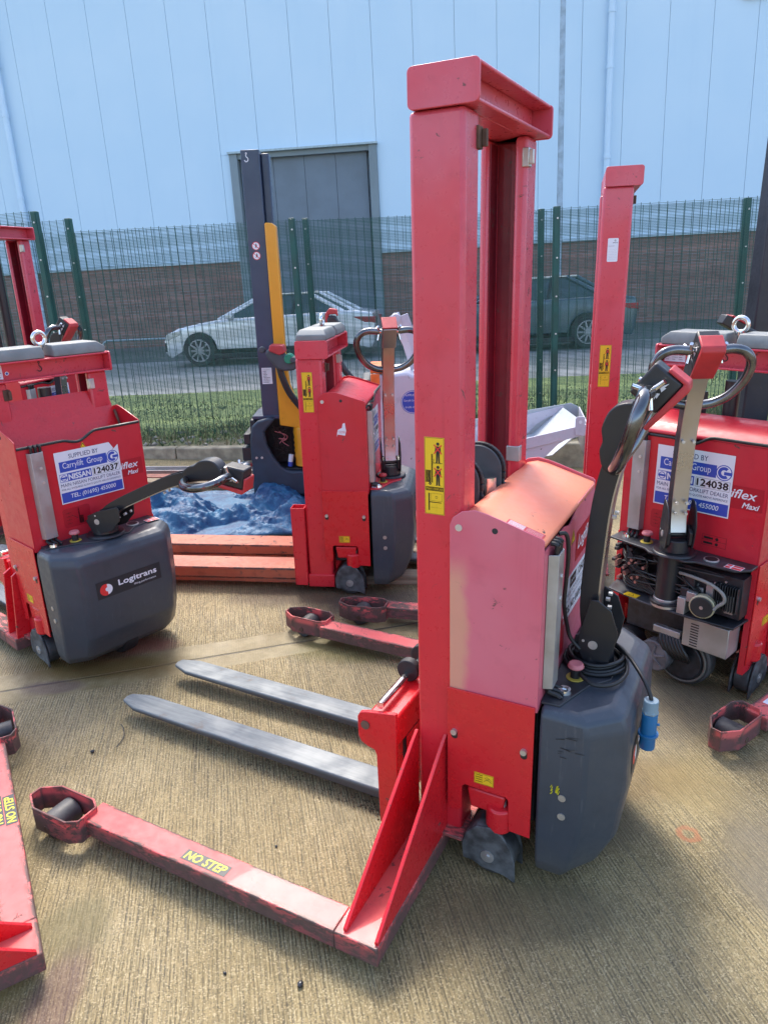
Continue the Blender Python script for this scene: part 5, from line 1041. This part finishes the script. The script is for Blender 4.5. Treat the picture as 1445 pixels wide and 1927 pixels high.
rings = [[(0.225 + r * cos(R(a)), -0.08 + r * sin(R(a)), z) for a in range(0, 360, 15)] for z, r in rr_[1:-1]]
q.loft(rings); q.build('yellow_bottle', MYE, J, smooth=50)
q = MB()
for i in range(12): q.tube(crom([(rnd.uniform(-0.03, 0.13), -0.04, rnd.uniform(0.3, 0.55)) for _ in range(5)], 5), 0.0035, 6)
q.build('loose_wires', M['cable'], J, smooth=60)
q = MB()
for i in range(3): q.tube(crom([(rnd.uniform(0.0, 0.12), -0.06, rnd.uniform(0.38, 0.55)) for _ in range(4)], 5), 0.003, 6)
q.build('pink_wire', M['estop'], J, smooth=60)
MB().cyl((0.115, -0.11, 0.28), (0.125, -0.11, 0.335), 0.018, n=14).build('connector_grip', M['white'], J, 0.002); MB().cyl((0.112, -0.11, 0.245), (0.115, -0.11, 0.2795), 0.018, n=14).build('blue_plug', M['blue'], J, 0.002)
q = MB(); q.tube(crom([(0.10, -0.22, 0.99), (0.12, -0.22, 0.91), (0.16, -0.20, 0.80), (0.25, -0.16, 0.66)], 5), 0.024, 10); th_ = q.build('tiller_arm', M['black'], J, smooth=60)
q = MB(); q.prism([(0.02, 1.10), (0.045, 1.055), (0.09, 0.995), (0.14, 0.975), (0.21, 0.975), (0.24, 1.00), (0.24, 1.05), (0.17, 1.06), (0.13, 1.11), (0.05, 1.13)], -0.32, -0.20, 'y'); hh_ = q.build('tiller_head', M['capside'], J, 0.015)
MB().prism([(0.05, 1.115), (0.12, 1.085), (0.165, 1.10), (0.15, 1.15), (0.06, 1.155)], -0.335, -0.22, 'y').build('belly_switch', M['redbtn'], hh_, 0.008)
MB().cyl((0.185, -0.345, 1.06), (0.185, -0.26, 1.06), 0.032, n=20).build('thumb_switch', plain('green_plastic', (0.01, 0.22, 0.13), 0.3), hh_, 0.004); MB().cyl((0.215, -0.36, 1.052), (0.215, -0.26, 1.052), 0.020, n=16).cyl((0.0, -0.30, 1.12), (0.0, -0.25, 1.12), 0.022, n=16).build('grip', M['capside'], hh_, 0.006)
d = Decal((-0.045, -0.1004, 2.31), (1, 0, 0), (0, 0, 1), ['white'])
pp = crom([(0.018, 0.05, 0), (0.016, 0.036, 0), (0.028, 0.024, 0), (0.026, 0.010, 0), (0.014, 0.004, 0), (0.004, 0.014, 0)], 5)
for a, b in zip(pp[:-1], pp[1:]): d.line(a[:2], b[:2], 0.006, 'white', 1)
d.ring(0.018, 0.054, 0.002, 0.006, 'white'); d.build('hook_mark', J)
for zc in (1.795, 1.732):
    d = Decal((-0.012, -0.1004, zc), (1, 0, 0), (0, 0, 1), ['white', 'rink', 'ink']); d.poly(circ(0, 0, 0.027, 24), 'white', 0); d.ring(0, 0, 0.023, 0.027, 'rink', 1); d.poly(circ(0.002, 0.011, 0.004, 10), 'ink', 1); d.poly([(-0.006, 0.006), (0.008, 0.006), (0.006, -0.006), (0.010, -0.017), (0.003, -0.006), (-0.008, -0.016), (-0.003, -0.003)], 'ink', 1); d.line((-0.018, 0.016), (0.018, -0.016), 0.004, 'rink', 2); d.build('prohibition_sign', J)
d = Decal((-0.045, -0.1004, 0.86), (1, 0, 0), (0, 0, 1), ['white', 'greyink']); d.sheet([(0, 0), (0.072, 0), (0.072, 0.115), (0, 0.115)], 'white')
for i in range(9): d.rect(0.008, 0.01 + i * 0.011, rnd.uniform(0.03, 0.064), 0.014 + i * 0.011, 'greyink')
d.build('paper_label', J)
q = MB(); q.cyl((-0.125, -0.1605, 0.33), (-0.125, -0.168, 0.33), 0.009, n=10); q.cyl((-0.085, -0.1605, 0.33), (-0.085, -0.168, 0.33), 0.009, n=10); q.build('bolt', M['bolt'], J)
MB().cyl((-0.02, -0.12, 0.05), (-0.02, 0.0, 0.05), 0.05, n=20).build('wheel', M['rubber'], J, 0.004)
# ---- black stacker at the right edge
NN = empty('black_stacker', (2.505, 4.70, 0)); tag(NN, 'tall black mast stacker at the right edge behind the cover-less red one', 'pallet stacker')
MBK = paint('black_mast_paint', (0.012, 0.012, 0.02), (0.03, 0.03, 0.045), 0.4, 0.05, 0.4)
MB().box(-0.15, 0.02, -0.10, 0.04, 0.05, 2.75).build('mast_column', MBK, NN, 0.01); MB().box(0.30, 0.47, -0.10, 0.04, 0.05, 2.75).build('mast_column', MBK, NN, 0.01); MB().box(-0.15, 0.47, -0.12, 0.05, 2.751, 2.84).build('mast_crossbar', MBK, NN, 0.01)
MB().box(-0.13, 0.45, -0.50, -0.14, 0.10, 0.62).build('body_shell', MBK, NN, 0.04); MB().tube([(0.02, -0.11, 0.85), (0.30, -0.11, 0.85)], 0.012, 8).build('cross_rod', M['rubber'], NN)
for s_ in (0.0, 0.32): MB().cyl((s_, -0.45, 0.06), (s_, -0.35, 0.06), 0.06, n=20).build('wheel', M['rubber'], NN, 0.005)
q = MB(); q.tube(crom([(0.10, -0.45, 0.60), (0.02, -0.48, 0.85), (-0.12, -0.50, 1.08), (-0.42, -0.51, 1.235)], 5), 0.02, 10); ta = q.build('tiller_arm', M['black'], NN, smooth=60)
HM = Matrix.Translation((-0.49, -0.51, 1.262)) @ Matrix.Rotation(R(28), 4, 'Y'); MB().box(-0.07, 0.07, -0.04, 0.04, -0.028, 0.028, mtx=HM).build('tiller_head', M['black'], ta, 0.006); MB().box(-0.04, 0.085, -0.043, 0.043, 0.0285, 0.040, mtx=HM).build('belly_switch', M['redbtn'], ta, 0.004)
# ---- white tipping skip
MW = paint('white_mauve_paint', (0.50, 0.485, 0.56), (0.56, 0.55, 0.61), 0.5, 0.5, 0.5, grime=0.3); MWI = paint('white_inside_paint', (0.40, 0.44, 0.46), None, 0, 0.5, 0.5, grime=0.25)
K = empty('tipping_skip', (1.0, 4.9, 0)); tag(K, 'white steel tipping skip with a sloping nose and lifting lug behind the red masts', 'skip')
nw = [(-0.86, 0.20), (-0.86, 0.42), (-0.42, 0.375), (0.44, 0.555), (0.44, 0.50), (0.34, 0.475), (0.24, 0.42), (0.06, 0.24), (-0.42, 0.17)]
MB().prism(nw, 0.0, 0.008, 'y').build('side_wall', MW, K, 0.001); MB().prism(nw, 0.70, 0.708, 'y').build('side_wall', MW, K, 0.001)
MB().prism([(-0.86, 0.345), (-0.86, 0.425), (-0.42, 0.38), (0.445, 0.56), (0.445, 0.485), (-0.42, 0.30)], -0.012, -0.0005, 'y').build('rim_band', MW, K, 0.002)
MB().prism([(0.436, 0.545), (0.20, 0.34), (-0.42, 0.25), (-0.42, 0.245), (0.20, 0.335), (0.44, 0.535)], 0.0085, 0.6995, 'y').build('sloping_floor', MWI, K)
MB().prism([(0.56, 0.30), (0.56, 0.545), (0.50, 0.575), (0.10, 0.52), (-0.42, 0.45), (-0.42, 0.26)], 0.7085, 0.716, 'y').build('back_wall', MWI, K, 0.004)
MB().prism([(-0.45, 0.38), (-0.45, 0.62), (-0.43, 0.62), (-0.30, 0.38)], 0.30, 0.31, 'y').build('divider', MWI, K)
MB().loft([[(0.436, 0.009, 0.30), (0.436, 0.009, 0.55), (0.56, 0.70, 0.545), (0.56, 0.70, 0.30)], [(0.444, 0.009, 0.30), (0.444, 0.009, 0.55), (0.568, 0.70, 0.545), (0.568, 0.70, 0.30)]]).build('end_wall', MW, K, fixn=True)
MB().prism([(0.345, 0.485), (0.345, 0.60), (0.355, 0.612), (0.40, 0.612), (0.41, 0.60), (0.41, 0.475)], -0.022, -0.0125, 'y').build('lifting_lug', MW, K, 0.002); MB().cyl((0.378, -0.023, 0.575), (0.378, -0.0225, 0.575), 0.012, n=16).build('lug_hole', M['white'], K)
MB().box(-0.86, 0.0, 0.05, 0.65, 0.08, 0.14).box(-0.80, -0.70, 0.0, 0.7, 0.0, 0.08).box(-0.1, 0.0, 0.0, 0.7, 0.0, 0.08).build('fork_pocket', MW, K, 0.004)
# ---- white stacker behind B
L_ = empty('white_stacker', (0.08, 4.75, 0)); tag(L_, 'pale white stacker with a round blue sticker behind the worn low mast one', 'pallet stacker')
MB().prism([(-0.13, 0.10), (-0.13, 0.90), (-0.10, 0.96), (0.10, 0.97), (0.20, 0.93), (0.24, 0.80), (0.24, 0.10)], 0.0, 0.5, 'y').build('body_shell', MW, L_, 0.02)
MB().box(-0.20, -0.131, 0.02, 0.4, 0.70, 0.93).build('side_pod', M['capside'], L_, 0.02); MB().box(-0.14, -0.08, -0.02, -0.001, 0.80, 0.97).box(-0.14, -0.02, 0.0, 0.25, 0.971, 1.02).build('orange_panel', plain('orange_plastic', (0.75, 0.16, 0.03), 0.4), L_, 0.006)
q = MB(); q.tube([(0.03, 0.25, 1.33), (0.12, 0.25, 1.13), (0.17, 0.25, 0.96)], 1, rect=(0.035, 0.006), up=(1, 0, 0)); q.tube([(0.09, 0.15, 1.33), (0.16, 0.15, 1.13), (0.20, 0.15, 0.96)], 1, rect=(0.03, 0.006), up=(1, 0, 0)); q.cyl((0.04, 0.12, 1.31), (0.04, 0.27, 1.31), 0.028, n=16); q.build('lever_arm', MW, L_, 0.002)
d = Decal((0.135, -0.0005, 0.775), (1, 0, 0), (0, 0, 1), ['blue', 'white', 'rink']); d.poly(circ(0, 0, 0.078, 32), 'blue', 0); d.ring(0, 0, 0.071, 0.074, 'white', 1); d.text('SUPPLIED BY', -0.05, 0.04, 0.10, 0.014, 'white', 1); d.text('Carrylift Group', -0.06, 0.0, 0.09, 0.018, 'white', 1); d.rect(0.035, -0.006, 0.062, 0.02, 'rink', 1); d.text('01695 455000', -0.05, -0.04, 0.10, 0.012, 'white', 1); d.build('round_sticker', L_)
q = MB(); q.tube(crom([(-0.10, 0.2, 0.75), (-0.30, 0.2, 0.95), (-0.37, 0.2, 1.10), (-0.375, 0.2, 1.22)], 5), 0.022, 10); ta = q.build('tiller_arm', M['black'], L_, smooth=60)
MB().prism([(-0.40, 1.19), (-0.335, 1.19), (-0.340, 1.29), (-0.36, 1.33), (-0.40, 1.34), (-0.42, 1.31)], 0.16, 0.26, 'y').build('tiller_head', M['black'], ta, 0.01); MB().prism([(-0.43, 1.26), (-0.415, 1.26), (-0.405, 1.345), (-0.36, 1.348), (-0.345, 1.33), (-0.35, 1.375), (-0.40, 1.385), (-0.43, 1.35)], 0.17, 0.25, 'y').build('belly_switch', M['redbtn'], ta, 0.006)
MB().cyl((-0.38, 0.155, 1.27), (-0.38, 0.16, 1.27), 0.022, n=16).build('thumb_switch', M['cap'], ta, 0.003)
MB().cyl((-0.02, 0.1, 0.06), (-0.02, 0.2, 0.06), 0.06, n=20).build('wheel', M['rubber'], L_, 0.005)

# ============================================================ PROPS
def fbm(x, y, seed=0):
    r_ = np.random.default_rng(seed); v = np.zeros_like(x); amp = 1.0; fr = 2.2
    for o in range(6):
        for j in range(5):
            a = r_.uniform(0, 2 * pi); ph = r_.uniform(0, 2 * pi); v += amp / 5 * (1 - 2 * np.abs(np.sin((x * np.cos(a) + y * np.sin(a)) * fr + ph + 0.8 * np.sin(y * fr * 0.6 + ph))))
        amp *= 0.46; fr *= 1.95
    return v
nx_, ny_ = 240, 170; gx, gy = np.meshgrid(np.linspace(-1.95, -0.52, nx_), np.linspace(4.36, 5.42, ny_)); hgt = fbm(gx * 1.9 + 0.10 * fbm(gx, gy, 3), gy * 1.9, 5)
ed = np.minimum(np.minimum((gx + 1.95) / 0.25, (-0.52 - gx) / 0.12), np.minimum((gy - 4.36) / 0.16, (5.42 - gy) / 0.3)).clip(0, 1)
ed = ed ** 0.6
hz_ = 0.012 + ed * (0.13 + 0.20 * np.sign(hgt) * np.abs(hgt) ** 1.2); gx2 = gx + 0.035 * fbm(gx * 1.6, gy * 1.6, 9) ; gy2 = gy + 0.04 * fbm(gx * 1.6, gy * 1.6, 11); hz_ = np.maximum(hz_, 0.006)
tv = [(float(a), float(b), float(c)) for a, b, c in zip(gx2.ravel(), gy2.ravel(), hz_.ravel())]; tf = [(j * nx_ + i, j * nx_ + i + 1, (j + 1) * nx_ + i + 1, (j + 1) * nx_ + i) for j in range(ny_ - 1) for i in range(nx_ - 1)]
def tarpm():
    k = N('blue_woven_tarpaulin'); co = k.coord(); n1 = k.noise(7, 6, 0.7, co, 0.8); n2 = k.noise(300, 2, 0.5, co); n3 = k.noise(26, 7, 0.75, co, 1.2)
    c = k.mix(k.ramp(n1, 0.35, 0.65), (0.010, 0.050, 0.14), (0.03, 0.14, 0.26)); c = k.mix(k.math('MULTIPLY', k.ramp(n3, 0.55, 0.7), 0.5), c, (0.13, 0.30, 0.42)); return k.out(c, 0.5, 0, k.noise(34, 5, 0.6, co, 1.5), 0.008, 0.7, spec=0.4)
t = MB(); t.add(tv, tf); to = t.build('tarpaulin', tarpm(), smooth=35); sm_ = to.modifiers.new('s', 'SOLIDIFY'); sm_.thickness = 0.002; tag(to, 'crumpled blue tarpaulin on the ground beyond the orange forks', 'tarpaulin')
def woodm(n_, a, b):
    k = N(n_); g_ = k.noise(1, 5, 0.65, k.coord((2, 40, 40))); return k.out(k.mix(k.ramp(g_, 0.35, 0.7), a, b), 0.8, 0, g_, 0.002, 0.5)
MWD = woodm('grey_timber', (0.16, 0.12, 0.075), (0.34, 0.27, 0.18)); MRD = paint('rusty_red_bar', (0.24, 0.055, 0.035), (0.30, 0.10, 0.07), 0.5, 0.8, 0.6, grime=0.6)
def bar(nm, lab, cat, x0, y0, x1, y1, w_, h, mat, z=0.0, group=None, prof=None):
    L = math.hypot(x1 - x0, y1 - y0); o = MB(); o.box(0, L, -w_ / 2, w_ / 2, 0, h)
    if prof: o = MB(); o.box(0, L, -w_ / 2, w_ / 2, 0, 0.008); o.box(0, L, -w_ / 2, -w_ / 2 + 0.008, 0.0085, h); o.box(0, L, w_ / 2 - 0.008, w_ / 2, 0.0085, h)
    ob = o.build(nm, mat, None, 0.003, smooth=0); ob.location = (x0, y0, z); ob.rotation_euler = (0, 0, math.atan2(y1 - y0, x1 - x0)); tag(ob, lab, cat, group); return ob
bar('wooden_batten', 'weathered timber batten lying beyond the blue tarpaulin', 'timber', -2.1, 5.62, -0.5, 5.40, 0.12, 0.06, MWD)
bar('steel_bar', 'rusty red steel bar between the kerb and the timber batten', 'steel bar', -2.2, 5.80, -0.6, 5.62, 0.10, 0.05, MRD)
bar('steel_channel', 'grey steel channel lying nearest the kerb', 'steel channel', -2.4, 6.02, -0.9, 5.88, 0.14, 0.055, M['zinc'], prof=1)
bar('wooden_batten', 'timber batten sticking out behind the grey cover of the low mast stacker', 'timber', -0.30, 3.95, 0.75, 3.78, 0.11, 0.07, MWD)
bar('wooden_batten', 'nearer timber batten under the grey cover of the low mast stacker', 'timber', -0.28, 3.62, 0.8, 3.52, 0.10, 0.05, MWD)
q = MB(); q.tube(crom([(-1.3, 5.75, 0.09), (-1.1, 5.95, 0.12), (-0.85, 5.9, 0.10), (-0.8, 5.7, 0.09), (-1.0, 5.6, 0.10), (-1.25, 5.68, 0.10)], 8, closed=True), 0.006, 7, closed=True); tag(q.build('cable_loop', M['cable'], smooth=60), 'loop of black cable lying on the steel bars near the kerb', 'cable')
def stone(x, y, s_, lab):
    q = MB(); r_ = random.Random(int(x * 1000)); rings = []
    for i in range(5):
        t_ = -1 + 2 * i / 4; rr = math.sqrt(max(0.05, 1 - t_ * t_)); rings.append([(rr * s_ * (1 + r_.uniform(-.2, .2)) * cos(a), rr * s_ * 0.75 * (1 + r_.uniform(-.2, .2)) * sin(a), s_ * 0.6 * (1 + t_)) for a in [2 * pi * j / 7 for j in range(7)]])
    q.loft(rings); o = q.build('black_stone', M['black'], smooth=0); o.location = (x, y, 0); o.rotation_euler = (0, 0, r_.uniform(0, 6)); tag(o, lab, 'stone', 'small black stones on the concrete')
stone(-1.078, 2.178, 0.0085, 'small black stone on the concrete left of the grey fork tips'); stone(-0.236, 1.261, 0.0095, 'largest black stone, alone on the concrete in front of the near leg'); stone(-0.424, 1.298, 0.005, 'tiny black stone left of the larger one at the bottom'); stone(-0.352, 1.701, 0.005, 'tiny dark stone between the near leg and the grey fork')
q = MB(); q.tube(crom([(-1.03, 2.34, 0.004), (-1.005, 2.30, 0.007), (-0.99, 2.25, 0.006), (-1.0, 2.20, 0.004)], 6), 0.0016, 5); tag(q.build('twig', M['board'], smooth=60), 'thin curved black twig on the concrete by the near fork', 'twig')
q = MB()
F_ = Vector((-cos(0.488), sin(0.488), 0)); L2 = Vector((-sin(0.488), -cos(0.488), 0)); O_ = Vector((0.232, 1.921, 0))
for i in range(330):
    a = 0.15 + abs(rng.normal(0, 0.10)) if i < 220 else rng.uniform(0.2, 1.2); l_ = (0.20 + rng.normal(0, 0.018)) if i % 3 else rng.uniform(0.15, 0.22); p = O_ + F_ * a + L2 * l_; s_ = rng.uniform(0.001, 0.0032)
    q.box(-s_, s_, -s_ * 0.4, s_ * 0.4, 0, s_ * 0.6, mtx=Matrix.Translation((p.x, p.y, 0.0008)) @ Matrix.Rotation(rng.uniform(0, 6), 4, 'Z') @ Matrix.Rotation(rng.uniform(-.4, .4), 4, 'X'))
tag(q.build('leaf_litter', plain('dead_leaf', (0.045, 0.035, 0.02), 0.9, 0, 0.6, 40), smooth=0), 'dark leaf litter gathered along the near grey fork', 'leaf litter', kind='stuff')
